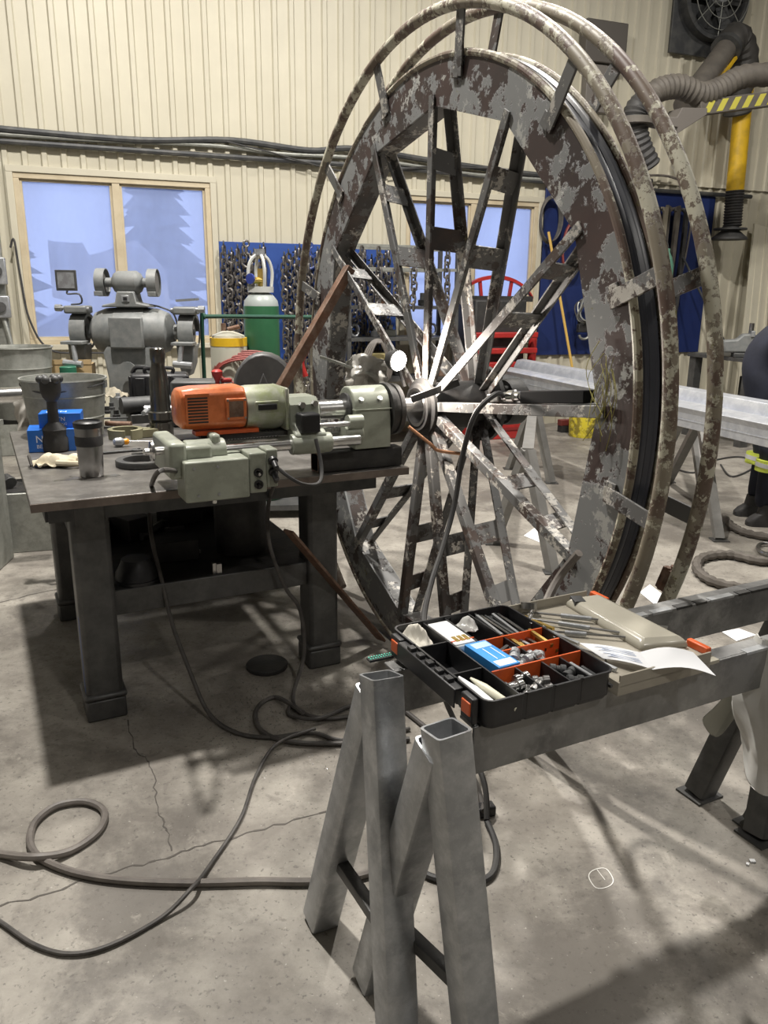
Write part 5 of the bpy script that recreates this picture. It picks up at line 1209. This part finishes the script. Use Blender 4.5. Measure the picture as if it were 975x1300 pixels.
MB().lathe([(rr * .99, ztop - .075), (rr * .935, ztop - .036), (rr * .71, ztop - .001), (.052, ztop + .024)], n=32, cap=False).build('grey_shoulder', mat('grey_shoulder', (.30, .33, .32), rough=.4), cyl)
gz0 = ztop + .03; gh = Y(333, 322, 5.75).z - .10 - gz0
for a in range(4):
    an = a * PI / 2 + .5; MB().tube(sm([(.075 * math.cos(an), .075 * math.sin(an), gz0), (.088 * math.cos(an), .088 * math.sin(an), gz0 + gh * .5), (.06 * math.cos(an), .06 * math.sin(an), gz0 + gh * .85), (.0, .0, gz0 + gh)], 5), .012, 6).build('guard_rib', mat('pale_guard', (.50, .51, .49), rough=.4), cyl)
MB().ring([(.060, 0), (.090, 0), (.090, .04), (.060, .04)], (0, 0, gz0 - .01), (0, 0, 1), 24).build('guard_base', mat('pale_guard', (.5, .51, .49)), cyl)
MB().rod((0, 0, gz0 + gh - .01), (0, 0, gz0 + gh + .03), .035, n=12).build('top_cap', steel, cyl)
MB().rod((0, 0, gz0), (0, 0, gz0 + gh * .6), .02).rod((0, 0, gz0 + .07), (-.05, -.06, gz0 + .07), .022).build('valve', brass, cyl)
MB().lathe([(.03, 0), (.035, .005), (.035, .02), (.001, .022)], (-.05, -.07, gz0 + .08), (-.6, -1, 0), 20).build('gauge', mat('navy_gauge', (.03, .05, .25), rough=.3), cyl)
# yellow capped jug, hoses on the cart
t = thing('yellow_jug', 'translucent jug with a yellow band behind the grinder', 'jug', (Y(290, 430, 5.6).x, 5.6, .10), 0)
hj = Y(290, 420, 5.6).z - .10
MB().lathe([(.12, 0), (.125, .02), (.125, hj - .08), (.11, hj - .03), (.04, hj)], n=28).build('body', mat('milky_jug', (.42, .41, .34), rough=.35), t)
MB().ring([(.12, hj - .10), (.127, hj - .10), (.127, hj - .045), (.115, hj - .045)], (0, 0, 0), (0, 0, 1), 28).build('yellow_band', yellow, t)
MB().rod((-.03, 0, hj - .005), (-.03, 0, hj + .05), .018).rod((.0, 0, hj + .01), (.08, 0, hj + .03), .016).build('valve', rust, t)
for k in range(5):
    MB().tube([(CX - .05 + (.21 + .012 * k) * math.cos(a), 5.45 + .02 * k, Y(310, 455, 5.45).z - .09 + (.085 + .012 * k) * math.sin(a)) for a in [2 * PI * j / 36 for j in range(36)]], .009, 6, closed=True).build('hose_coil', redhose, label='turn of dull red gas hose coiled behind the vise', cat='hose', group='turns of red gas hose')
MB().tube(sm([Y(388, 478, 5.2), Y(383, 460, 5.2), Y(389, 445, 5.2)], 5), .018, 8).build('pliers', red, label='red plier handle seen left of the wheel rim', cat='tool')

# ================================================================ BEHIND THE WHEEL: rack with shelves
def W2(name, lab, cat, s, d, z=0, rz=0, **k): return thing(name, lab, cat, Ww(s, d, z), WA + rz, **k)
rk = W2('storage_rack', 'steel storage rack seen through the spokes left of the rear window', 'rack', -.10, .55)
for x in (-.60, .60):
    for y in (-.22, .22): MB().bb(x - .02, x + .02, y - .02, y + .02, 0, 2.12).build('upright', leg_m, rk)
for z in (.25, .68, 1.10, 1.42, 1.80, 2.02):
    MB().bb(-.62, .62, -.24, .24, z, z + .03).build('shelf', leg_m if z < 1.7 else galv, rk) if z < 1.6 else MB().bb(-.62, .62, -.24, -.21, z, z + .03).bb(-.62, .62, .21, .24, z, z + .03).build('shelf_rail', galv, rk)
R_ = random.Random(12)
for i in range(16):
    s = -.60 + .075 * i - .05; z = [1.45, 1.13, .71][i % 3]; k = i % 4; m_ = [steel_dk, steel, rust, galv][k]
    t = W2('hardware_part', ['dark coupling on the storage rack seen between spokes', 'grey shackle part on the storage rack', 'rusty brown part on the storage rack', 'pale steel block on the storage rack'][k], 'part', s, .55 + R_.uniform(-.12, .12), z, R_.uniform(0, 3), group='hardware on the storage rack')
    if k in (0, 2): MB().lathe([(.03, 0), (.05, .005), (.05, .06), (.03, .065), (.03, .13), (.02, .135)], n=14).build('part', m_, t)
    elif k == 1: MB().tube([(.055 * math.cos(a), 0, .07 + .06 * math.sin(a)) for a in [2 * PI * j / 16 for j in range(16)]], .014, 6, closed=True).build('part', m_, t)
    else: MB().bb(-.06, .06, -.04, .04, 0, .07).bb(-.02, .02, -.02, .02, .07, .12).build('part', m_, t, bevel=.005)
for i in range(7):
    o = chain_mesh(9, 40 + i); r = W2('chain', 'short chain hanging from the upper rail of the storage rack', 'chain', -.58 + .19 * i, .80, 1.98, group='short chains on the rack')
    o.build('links', chain_m, r)
t = W2('hose_coil', 'grey hose coil hanging on a hook below the rack shelf', 'hose', -.42, .86, .92)
for k in range(4): MB().tube(sm([(-.14 + .02 * k, -.01 * k, -.18), (-.15 + .02 * k, -.01 * k, .02), (-.08 + .015 * k, -.01 * k, .16), (0, -.01 * k, .20 - .01 * k), (.08 - .015 * k, -.01 * k, .16), (.15 - .02 * k, -.01 * k, .02), (.14 - .02 * k, -.01 * k, -.18), (0, -.01 * k, -.25)], 4, True), .013, 6, closed=True).build('turn', hose_m, t)
t = W2('yellow_reel', 'pale yellow drum on the shelf behind the hose coil', 'drum', -.36, .62, .71); MB().lathe([(.15, 0), (.16, .01), (.16, .25), (.15, .26)], (0, 0, 0), (0, 0, 1), 28).build('drum', mat('pale_yellow_drum', (.55, .47, .22), rough=.6), t)

# red drill / press cabinet with arched guard under the rear window
rc = W2('red_machine', 'red steel machine with an arched slotted guard below the rear window', 'machine', 1.08, .55)
MB().bb(-.42, .36, -.28, .25, 0, .62).build('cabinet', red, rc, bevel=.01)
for k in range(5): MB().bb(-.40 + .02, .34, -.29, -.28, .10 + .1 * k, .13 + .1 * k).build('drawer_edge', mat('dark_red', (.22, .02, .02)), rc)
MB().bb(-.35, .28, -.22, .22, .62, 1.52).build('column', dark, rc, bevel=.02)
for z in (.80, .95, 1.12): MB().bb(-.40, .40, -.30, -.22, z, z + .06).build('red_bar', red, rc, bevel=.01)
MB().rod((.45, -.1, .85), (.45, -.1, 1.15), .05, n=12).build('red_cylinder', red, rc); MB().rod((.45, -.1, .80), (.45, -.1, 1.20), .018).build('cylinder_rod', chrome, rc)
arc = MB(); n = 24; L = []
for i in range(n + 1):
    a = PI * (.14 + .72 * i / n); L.append([Vector((.52 * math.cos(a), y, 1.38 + r * math.sin(a))) for y, r in ((-.03, .36), (.03, .36), (.03, .40), (-.03, .40))])
arc.loops(L).build('arched_guard', red, rc)
for i in range(5):
    a = PI * (.24 + .13 * i); MB().bar((.42 * math.cos(a), 0, 1.50), (.50 * math.cos(a), 0, 1.38 + .375 * math.sin(a)), .035, .03).build('guard_spoke', red, rc)
MB().bb(-.46, .46, -.04, .04, 1.50, 1.56).build('guard_base', dark, rc)
# navy board hangings
t = W2('hose_coil', 'grey cable coil hanging at the top of the navy board beside the window', 'hose', 2.0, .10, 2.42)
for k in range(4): MB().tube([(.13 * math.cos(a) * (1 + .04 * k), -.015 * k, .26 * math.sin(a) * (1 - .03 * k)) for a in [2 * PI * j / 28 for j in range(28)]], .011, 6, closed=True).build('turn', cable_m, t)
MB().rod((0, -.06, .24), (0, .07, .24), .01).build('peg', steel_dk, t)
t = W2('hose_coil', 'red hose coil on the navy board behind the wheel rim', 'hose', 2.30, .13, 2.10)
for k in range(3): MB().tube([(.12 * math.cos(a) * (1 + .05 * k), -.015 * k, .30 * math.sin(a)) for a in [2 * PI * j / 28 for j in range(28)]], .012, 6, closed=True).build('turn', redhose, t)
MB().rod((0, -.05, .28), (0, .07, .28), .01).build('peg', steel_dk, t)
t = W2('wire_bundle', 'tangled wire and cable bundle hanging on the navy board in the right of the spokes', 'cable', 2.50, .19, 1.38)
for k in range(6): MB().tube([(.12 * math.cos(a) * (1 - .1 * (k % 3)), -.02 * k + .03 * math.sin(3 * a + k), .15 * math.sin(a + .1 * k) + .01 * k) for a in [2 * PI * j / 24 for j in range(24)]], .010, 6, closed=True).build('turn', [cable_m, galv][k % 2], t)
MB().tube([(.07 * math.cos(a), -.05, -.27 + .05 * math.sin(a)) for a in [PI + PI * j / 10 for j in range(11)]], .016, 6).build('d_handle', galv, t)
MB().bb(-.09, .09, -.06, .0, -.24, -.14).build('clamp_block', dark, t, bevel=.01); MB().rod((0, -.02, .13), (0, .09, .13), .01).build('peg', steel_dk, t)
# broom leaning
p = Ww(1.93, .20, 2.28); q = Ww(2.28, .62, .10)
t = thing('push_broom', 'push broom with long yellow wooden handle and dark red head leaning on the navy board', 'broom', q, WA)
Mi = Matrix.Rotation(-WA, 3, 'Z')
MB().rod((0, 0, .06), Mi @ (p - q), .016, n=10).build('handle', mat('yellow_broom_handle', (.62, .40, .10), rough=.4), t)
MB().bb(-.30, .16, -.04, .04, -.02, .05).build('head', mat('dark_red_head', (.16, .03, .025), rough=.5), t, bevel=.006); MB().bb(-.29, .15, -.045, .045, -.098, -.02).build('bristles', dark, t)
q = G(745, 557, 0)
t = thing('yellow_bucket', 'splattered yellow plastic pail on the floor behind the wheel', 'bucket', q + Vector((0, .18, 0)), 0)
MB().lathe([(.001, .004), (.16, 0), (.165, .01), (.175, .26), (.185, .262), (.185, .28), (.172, .28), (.16, .02), (.001, .012)], n=32, cap=False).build('pail', yellow_s, t)
# aluminium profiles on trestles
P1 = G(632, 486, .72); P2 = G(1010, 577, .72); dr = (P2 - P1).normalized(); ln = (P2 - P1).length
st = math.atan2(dr.y, dr.x)
for i, (oy, prof, lab) in enumerate(((0.0, [(0, 0), (0, .10), (-.03, .14), (.0, .155), (.09, .165), (.16, .10), (.16, 0)], 'nearer bare aluminium profile lying on the far trestles'), (.17, [(0, 0), (0, .16), (.03, .225), (.10, .235), (.16, .16), (.16, 0)], 'farther bare aluminium profile lying on the far trestles'))):
    t = thing('aluminium_profile', lab, 'profile', P1 + Vector((0, 0, 0)), st)
    MB().prism(prof, (0 if i else .1, oy, 0), (0, 1, 0), (0, 0, 1), (ln, 0, 0)).build('profile', alu, t, bevel=.004)
    MB().bb(.12, ln, oy - .004, oy, .05, .056).build('groove_lip', alu, t)
def far_trestle(apx, fl, fr_, lab, dep):
    top = G(apx[0], apx[1], .71); top = Y(apx[0], apx[1], (fl.y + fr_.y) / 2); top.z = .70; mid = (fl + fr_) / 2; top = Vector((mid.x, mid.y, .70))
    t = thing('steel_trestle', lab, 'trestle', (mid.x, mid.y, 0), 0)
    for k, off in enumerate((Vector((0, 0, 0)), dep)):
        for f in (fl, fr_):
            a = f - mid + off; b = Vector((0, 0, .70)) + off
            MB().bar(a, b - (b - a).normalized() * .02, .06, .06).build('leg', mat('dull_trestle_grey', (.26, .255, .24), (.18, .175, .165), rough=.5, metal=.3, scale=8, soft=.2), t)
            MB().box(a + Vector((0, 0, .004)), (.11, .09, .008)).build('foot_plate', leg_m, t)
    MB().bar(Vector((0, 0, .655)), Vector((0, 0, .655)) + dep, .07, .08).build('beam', mat('dull_trestle_grey', (.26, .255, .24)), t)
pa = G(626, 690, 0); pb = G(702, 727, 0); pn = Vector((-(pb - pa).y, (pb - pa).x, 0)).normalized()
far_trestle((681, 525), pa, pb, 'far grey A-frame trestle under the aluminium, seen between spokes', Vector((.45, 2.3, 0)))
pa = G(848, 612, 0); pb = G(913, 686, 0)
far_trestle((900, 540), pa, pb, 'far grey A-frame trestle under the aluminium, right of the guard rings', Vector((.25, .9, 0)))
cable([G(800, 590, .01), G(840, 590, .01), G(880, 600, .01), G(905, 585, .01), G(940, 580, .01), G(960, 590, .01), G(930, 605, .01), G(915, 590, .01)], .008, black_r, 'thin black cable on the floor in front of the person')
def spiral(pts, r, lab):
    P = sm(pts, 10); o = MB().tube(P, [r * (1 + .18 * math.sin(i * 1.9)) for i in range(len(P))], 8).build('wrapped_hose', mat('dusty_wrapped_hose', (.075, .065, .055), (.13, .115, .10), rough=.8, scale=14, soft=.2), label=lab, cat='hose')
spiral([G(990, 744, .03), G(950, 747, .03), G(905, 738, .03), G(885, 722, .03), G(892, 708, .03), G(925, 704, .03), G(965, 712, .03), G(1000, 712, .03)], .028, 'thick fabric-wrapped hose looping on the floor at the right edge')
spiral([G(918, 655, .03), G(930, 668, .03), G(950, 677, .03), G(990, 684, .03)], .026, 'second wrapped hose end on the floor near the person')
MB().tube(sm([G(990, 692, .02), G(968, 690, .02), G(962, 696, .02), G(972, 703, .02), G(995, 705, .02)], 6), .012, 8).build('steel_ring', chrome_d, label='bright metal ring at the right edge on the floor', cat='ring')

# ================================================================ RIGHT BACKGROUND
rb = W2('side_bench', 'dark steel side bench along the wall at the right', 'bench', 4.30, 1.55)
z = .95
MB().bb(-1.0, 1.6, -.55, .40, z - .04, z).build('bench_top', leg_m, rb, bevel=.004); MB().bb(-1.0, 1.6, -.56, -.545, z - .07, z).build('front_angle', steel_dk, rb)
for x in (-.92, 1.5):
    for y in (-.48, .34): MB().bb(x - .05, x + .05, y - .05, y + .05, 0, z - .04).build('leg', leg_m, rb)
MB().bb(-.9, 1.5, -.40, .3, .25, .28).build('shelf', dark, rb)
MB().lathe([(.10, -.03), (.14, -.02), (.14, .02), (.10, .03)], (-.35, -.5, .68), (0, 1, 0), 24).build('hand_wheel', dark, rb)
for i, (x, y) in enumerate(((-.2, -.1), (.3, 0), (.9, -.1))): MB().bb(x - .28, x + .28, y - .32, y + .2, .28, .28 + .42 + .04 * i).build('shade_box_under', dark, rb, bevel=.01)  # stored stuff, enlarged and near-black to put the shade under the bench
t = W2('bench_vise', 'grey bench vise on the right side bench', 'vise', 3.42, 1.85, z, -.6)
MB().bb(-.10, .10, -.09, .09, 0, .05).build('base', steel_dk, t, bevel=.01); MB().prism([(-.20, .05), (.14, .05), (.16, .16), (.10, .25), (-.02, .25), (-.08, .19), (-.22, .18)], (0, -.07, 0), (1, 0, 0), (0, 0, 1), (0, .14, 0)).build('body', grey_g, t, bevel=.02)
MB().bb(.05, .09, -.09, .09, .22, .28).build('jaw', steel, t, bevel=.004); MB().rod((-.34, 0, .12), (-.2, 0, .12), .02).rod((-.33, -.12, .12), (-.33, .12, .12), .01).build('screw_handle', steel, t); MB().rod((.06, 0, .28), (.06, 0, .36), .025).build('post', chrome_d, t)
t = W2('steel_flange', 'shiny flanged steel hub standing on the right side bench', 'flange', 4.30, 1.80, z); MB().lathe([(.06, 0), (.06, .02), (.03, .03), (.03, .08), (.12, .09), (.125, .115), (.05, .12), (.05, .14)], n=28).build('flange', chrome_d, t)
t = W2('paper_sheet', 'white paper lying on the right side bench', 'paper', 4.55, 1.95, z, .1); MB().bb(-.30, .35, -.12, .10, 0, .003).build('sheet', white_p, t)
for i in range(5):
    t = W2('bench_tool', ['dark bolt lying on the right side bench', 'grey wrench piece on the right side bench'][i % 2], 'tool', 4.45 + .14 * i, 1.65 + .05 * (i % 3), z, i * .7, group='small tools on the right side bench'); MB().rod((-.08, 0, .02), (.08, 0, .02), .02, .012, 8).lathe([(.03, 0), (.03, .03)], (-.09, 0, .02), (1, 0, 0), 6).build('tool', [steel_dk, steel][i % 2], t)
# belts and hoses hanging on the navy board right part
cols = [black_r, dirt, steel_dk, black_r, tan_m, dirt, black_r]
for i, s in enumerate((2.98, 3.12, 3.26, 3.40, 3.54, 3.70, 3.86)):
    t = W2('hanging_belt', ['black belt hanging on the navy board', 'dusty brown strap hanging on the navy board', 'dark grey belt hanging on the navy board', 'black belt hanging on the navy board', 'tan canvas strap hanging on the navy board behind the outer ring', 'dusty brown strap hanging on the navy board', 'black belt hanging on the navy board'][i], 'belt', s, .14 + .03 * (i % 2), 2.60, group='belts on the navy board')
    L = -1.25 - .2 * (i % 3)
    P = [(-.045, .01, L), (-.05, .03, -.1), (-.03, .03, -.01), (.0, 0, .01), (.03, -.03, -.01), (.05, -.03, -.1), (.05 + .03 * math.sin(i), -.02, L + .1), (.0, 0, L - .06)]; Q = sm(P, 5, True); LL = []
    for j in range(len(Q)):
        d = (Q[(j + 1) % len(Q)] - Q[j - 1]).normalized(); nn = Vector((-d.z, 0, d.x)) * .026
        LL.append([Q[j] - nn + Vector((0, -.022, 0)), Q[j] + nn + Vector((0, -.022, 0)), Q[j] + nn + Vector((0, .022, 0)), Q[j] - nn + Vector((0, .022, 0))])
    MB().loops(LL, closed_ring=True).build('belt', cols[i], t); MB().rod((0, -.03, .0), (0, .13, .0), .012).build('peg', steel_dk, t)
t = W2('green_bottle', 'pale green plastic bottle hanging among the belts', 'bottle', 3.62, .26, 1.72); MB().lathe([(.03, 0), (.075, .03), (.08, .22), (.05, .32), (.02, .38), (.02, .42)], n=20).build('body', mat('pale_green_plastic', (.18, .42, .30), rough=.4), t)
MB().tube(sm([(0, 0, .4), (.01, .05, .5), (0, .12, .55)], 4), .006, 6).build('string', steel_dk, t)
t = W2('yellow_strap', 'yellow ratchet strap hanging low among the belts', 'strap', 3.60, .20, 1.10); MB().tube(sm([(.04, 0, 0), (.02, 0, .4), (.06, 0, .75), (.0, .05, .9)], 6), .016, 4).build('strap', mat('dull_yellow_strap', (.38, .33, .07), rough=.7), t)
wpath('air_line', [(3.0, .12, 2.95), (3.6, .14, 2.98), (3.95, .14, 2.85), (4.02, .14, 2.55), (3.98, .14, 2.0), (3.9, .13, 1.5), (3.95, .12, .9)], .014, hose_m, 'grey air line arching over the belts and down the wall', 'hose')
MB().rod(Ww(3.9, .20, 2.05), Ww(4.45, .55, .96), .014, n=8).build('thin_rod', steel_dk, label='thin dark rod leaning on the wall above the right bench', cat='rod')
# leaning planks / panels
for i, (s0, s1, m_, lab, w_) in enumerate(((4.75, 5.25, tin, 'offcut of cream ribbed sheet leaning on the wall at right', .42), (5.15, 5.45, mat('brown_board', (.30, .22, .16), rough=.6, vary=.1), 'brown board leaning on the wall at right', .30), (5.50, 5.78, mat('pinkish_board', (.36, .28, .23), rough=.6, vary=.1), 'pinkish brown board leaning at the right edge', .36))):
    t = W2('leaning_board', lab, 'board', s0, .75 + .05 * i, 0); MB().bar((0, 0, 0), (s1 - s0, .62, 2.45 - .02 * i), w_, .03, up=(0, 1, 0)).build('board', m_, t, smooth=False)
    if i == 0:
        for k in range(3): MB().bar((-.13 + .13 * k, -.02, .02), (s1 - s0 - .13 + .13 * k, .60, 2.43), .03, .02, up=(0, 1, 0)).build('rib', tin, t)
t = W2('door_panel', 'grey metal cabinet door frame at the right edge of the wall', 'door', 6.35, .13, 1.0); MB().bb(-.35, .45, -.1, .1, 0, 1.75).build('panel', mat('grey_cabinet', (.20, .20, .19), rough=.5), t, bevel=.01); MB().bb(-.22, .38, -.115, -.10, .1, 1.62).build('inner_panel', mat('pale_panel', (.34, .33, .31), rough=.5), t)
MB().bb(-.35, .45, -.1, .1, -1.0, 0).build('lower_part', mat('grey_cabinet', (.2, .2, .19)), t)
# ---------- fume extraction: yellow pipe, arm, fan
ys, yz = WL(932, 170, .35); 
t = W2('fume_pipe', 'vertical yellow fume pipe with black corrugated hose and hood at its lower end', 'duct', 4.46, .35)
z1 = WL(928, 243, .35)[1]; z0 = WL(928, 290, .35)[1]
MB().rod((.0, 0, z1), (-.06, 0, 4.35), .105, n=24).build('pipe', yellow, t)
P = []; n = 26
MB().lathe([(.115 if k % 2 else .100, (z0 - z1) * k / n) for k in range(n + 1)], (0, 0, z1 + .02), (-.06, 0, 1), 20).build('corrugated_hose', black_r, t)
MB().lathe([(.10, .0), (.11, -.05), (.21, -.13), (.215, -.155), (.19, -.15)], (0, 0, z0 + .02), (0, 0, 1), 24).build('hood', black_r, t)
MB().ring([(.12, 0), (.20, .0), (.20, .02), (.12, .02)], (0, 0, z0 - .02), (0, 0, 1), 20).build('hood_ring', steel_dk, t)
MB().rod((-.06, -.02, 4.15), (-.06, -.02, 4.2), .12).build('pipe_band', steel_dk, t)
# elbow arm at top right
t = W2('elbow_duct', 'dark grey fume arm with a yellow edge rising to an elbow at the top right', 'duct', 4.35, .55)
def Wl(px, py, d, s0=4.35, d0=.55):
    s, z = WL(px, py, d); return Vector((s - s0, -(d - d0), z))
e1 = Wl(868, 135, .9); e2 = Wl(922, 62, .55)
MB().rod(e1, e2, .12, n=20).build('tube', dirt, t)
MB().bar(e1 + Vector((.10, -.08, -.06)), e2 + Vector((.08, -.08, -.10)), .03, .03).build('yellow_edge', yellow, t)
MB().tube(sm([e2, Wl(935, 48, .5), Wl(945, 75, .45), Wl(937, 118, .40), Wl(936, 145, .36)], 6), [.15 + (.015 if i % 2 else 0) for i in range(25)], 16).build('elbow_hose', mat('black_dusty_duct', (.05, .047, .043), rough=.6, vary=.2), t)
MB().ring([(.12, -.03), (.17, -.03), (.17, .03), (.12, .03)], e2, (e2 - e1), 20).build('collar', steel_dk, t)
# horizontal boom with hazard stripes and corrugated duct, hanging hood
t = W2('extraction_boom', 'horizontal fume extraction boom with yellow and black hazard stripes', 'duct', 2.9, 1.5)
def Wb(px, py, d=1.5): return Wl(px, py, d, 2.9, 1.5)
a_ = Wb(884, 134); b_ = Wb(1010, 118)
MB().bar(a_ + Vector((0, 0, -.03)), b_ + Vector((0, 0, -.03)), .14, .14, up=(0, 0, 1)).build('boom', dirt, t, bevel=.006)
dd = (b_ - a_)
for k in range(8):
    p0_ = a_ + dd * (.03 + .125 * k); p1_ = p0_ + dd * .06
    up_ = Vector((0, -.072, .03)); 
    q_ = [p0_ + Vector((0, -.073, -.085)), p0_ + dd * .06 + Vector((0, -.073, -.085)), p0_ + dd * .11 + Vector((0, -.073, .025)), p0_ + dd * .05 + Vector((0, -.073, .025))]
    MB().add(q_ + [v + Vector((0, .002, 0)) for v in q_], [(0, 1, 2, 3), (7, 6, 5, 4), (0, 4, 5, 1), (1, 5, 6, 2), (2, 6, 7, 3), (3, 7, 4, 0)]).build('hazard_stripe', mat('hazard_yellow', (.55, .50, .08), rough=.5), t, smooth=False)
MB().bb(b_.x - .15, b_.x + .1, b_.y - .08, b_.y + .08, b_.z + .03, b_.z + .16).build('yellow_end', yellow, t)
hd = MB().prism([(0, 0), (.34, .20), (.34, .26), (.03, .24), (-.02, .15), (-.30, .12), (-.32, .08), (0, .06)], Wb(852, 165) + Vector((0, -.1, -.05)), (1, 0, 0), (0, 0, 1), (0, .2, 0)).build('bracket', mat('brown_grey_bracket', (.16, .145, .13), rough=.5), t, bevel=.005)
P = sm([Wb(822, 130), Wb(835, 115), Wb(862, 110), Wb(890, 120), Wb(915, 112), Wb(945, 97), Wb(1000, 95)], 9)
MB().tube(P, [.105 + (.012 if i % 2 else 0) for i in range(len(P))], 16).build('corrugated_duct', dirt, t)
P = sm([Wb(820, 128), Wb(808, 140), Wb(806, 158), Wb(812, 185), Wb(824, 212)], 8)
MB().tube(P, [.11 + .06 * (i / len(P)) * 0 + (.012 if i % 2 else 0) for i in range(len(P))], 16).build('drop_duct', black_r, t)
MB().ring([(.10, -.03), (.19, -.03), (.19, .03), (.10, .03)], Wb(806, 155), (0, 0, 1), 20).build('hood_flange', dirt, t)
# wall fan
t = W2('wall_fan', 'dark square wall fan with round wire guard at the top right', 'fan', 3.98, .10, 4.92)
MB().bb(-.52, .50, -.02, .02, -.60, .62).build('backplate', steel_dk, t, bevel=.005)
MB().ring([(.40, -.10), (.46, -.10), (.46, .06), (.40, .06)], (0, -.08, .02), (0, -1, 0), 40).build('shroud', steel_dk, t)
for k in range(6): MB().bar((0, -.13, .02), (.38 * math.cos(k * 1.047), -.11, .02 + .38 * math.sin(k * 1.047)), .14, .006, up=(0, 1, .4)).build('blade', steel_dk, t)
MB().lathe([(.10, -.06), (.12, 0), (.10, .06), (.05, .08)], (0, -.16, .02), (0, -1, 0), 20).build('motor', steel, t)
for k in range(3): MB().ring([(.14 + .12 * k, -.003), (.148 + .12 * k, -.003), (.148 + .12 * k, .003), (.14 + .12 * k, .003)], (0, -.22, .02), (0, -1, 0), 32).build('guard_ring', galv, t)
for k in range(8): MB().rod((.1 * math.cos(k * PI / 4), -.22, .02 + .1 * math.sin(k * PI / 4)), (.44 * math.cos(k * PI / 4), -.20, .02 + .44 * math.sin(k * PI / 4)), .005, n=6).build('guard_wire', galv, t)
# dark box mounted behind the rings at the top
t = W2('wall_speaker', 'dark square box on the wall behind the tops of the guard rings', 'box', 2.62, .12, 4.20); MB().bb(-.40, .14, -.14, .0, -.12, .30).build('box', mat('brown_box', (.09, .08, .07), rough=.6), t, bevel=.01); MB().bb(-.33, .02, -.10, .0, -.62, -.12).build('lower_box', mat('brown_grey_bracket', (.16, .145, .13)), t, bevel=.01)

# ================================================================ PERSON at the right edge, bending over the bench, back to us
ps = thing('person', 'person in dark navy work clothes with a hi-vis leg band leaning at the right edge', 'person', (2.74, 5.62, 0), -.1)
def skinned(name, verts, edges, rad, m, parent, sub=2):
    me = bpy.data.meshes.new(name); me.from_pydata([Vector(v) for v in verts], edges, []); o = bpy.data.objects.new(name, me); COL.objects.link(o); o.parent = parent; me.materials.append(m)
    s = o.modifiers.new('skin', 'SKIN'); s.use_smooth_shade = True
    for i, r in enumerate(rad): me.skin_vertices[0].data[i].radius = (r, r) if not isinstance(r, tuple) else r
    me.skin_vertices[0].data[0].use_root = True
    u = o.modifiers.new('sub', 'SUBSURF'); u.levels = sub; u.render_levels = sub; return o
V_ = [(-.10, 0, .96), (-.14, 0, 1.10), (-.10, 0, 1.25), (.06, 0, 1.38), (.16, 0, 1.44), (.28, 0, 1.49),
      (-.08, -.10, .90), (.0, -.12, .50), (-.02, -.13, .12), (-.08, .10, .90), (.04, .13, .50), (.02, .15, .12),
      (.06, -.19, 1.36), (.20, -.25, 1.12), (.50, -.18, 1.02), (.06, .19, 1.36), (.24, .24, 1.12), (.50, .16, 1.02)]
E_ = [(0, 1), (1, 2), (2, 3), (3, 4), (4, 5), (0, 6), (6, 7), (7, 8), (0, 9), (9, 10), (10, 11), (3, 12), (12, 13), (13, 14), (3, 15), (15, 16), (16, 17)]
R1 = [(.15, .13), (.145, .125), (.155, .13), (.15, .12), .07, .06, .10, .075, .055, .10, .075, .055, .08, .058, .038, .08, .058, .038]
bd = skinned('clothed_body', V_, E_, R1, navy_cloth, ps)
MB().sph((.32, 0, 1.57), .105, (.98, .80, 1.15), 20, 14).sph((.425, 0, 1.555), .016, (1, .8, 1.3), 8, 6).sph((.32, .088, 1.56), .022, (.6, .4, 1.2), 8, 6).sph((.32, -.088, 1.56), .022, (.6, .4, 1.2), 8, 6).sph((.405, .034, 1.575), .012, n=8, m=6).sph((.405, -.034, 1.575), .012, n=8, m=6).sph((.412, 0, 1.52), .018, (.5, 1.2, .4), 8, 6).build('head', skin_m, ps)
MB().sph((.30, 0, 1.605), .112, (1, .86, .95), 20, 12).build('hair', mat('dark_hair', (.03, .022, .018), rough=.8), ps)
for s in (-1, 1):
    MB().rod((.01 * s - .01, s * .13 + .005 * s, .40), (.01 * s - .005, s * .13 + .005 * s, .48), .082, .085, 20).build('hi_vis_band', mat('hi_vis_yellow', (.65, .75, .10), rough=.5), ps)
    MB().rod((.01 * s - .01, s * .13 + .005 * s, .425), (.01 * s - .005, s * .13 + .005 * s, .455), .085, .087, 20).build('silver_band', mat('silver_tape', (.6, .6, .6), rough=.3), ps)
    MB().loops([[Vector((x + .03, y + s * .135, z)) for x, y in rrect(a, b, min(a, b) * .8)] for z, a, b in ((0, .145, .052), (.03, .145, .052), (.06, .12, .050), (.09, .075, .050), (.16, .062, .055))]).build('boot', black_r, ps)
    hand = [(.50, s * .17, 1.02), (.56, s * .165, 1.0), (.66, s * .165, .99)]; hv = [hand[0], hand[1]]; he = [(0, 1)]; hr_ = [.03, (.030, .018)]
    for k in range(4):
        b_i = len(hv); hv += [(.585, s * (.140 + .018 * k), .995), (.62 - .004 * abs(k - 1.5), s * (.138 + .019 * k), .985), (.645 - .006 * abs(k - 1.5), s * (.138 + .019 * k), .965)]; he += [(1, b_i), (b_i, b_i + 1), (b_i + 1, b_i + 2)]; hr_ += [.010, .009, .008]
    b_i = len(hv); hv += [(.54, s * .13, .99), (.57, s * .115, .975)]; he += [(1, b_i), (b_i, b_i + 1)]; hr_ += [.011, .009]
    skinned('hand', hv, he, hr_, skin_m, ps, 1)
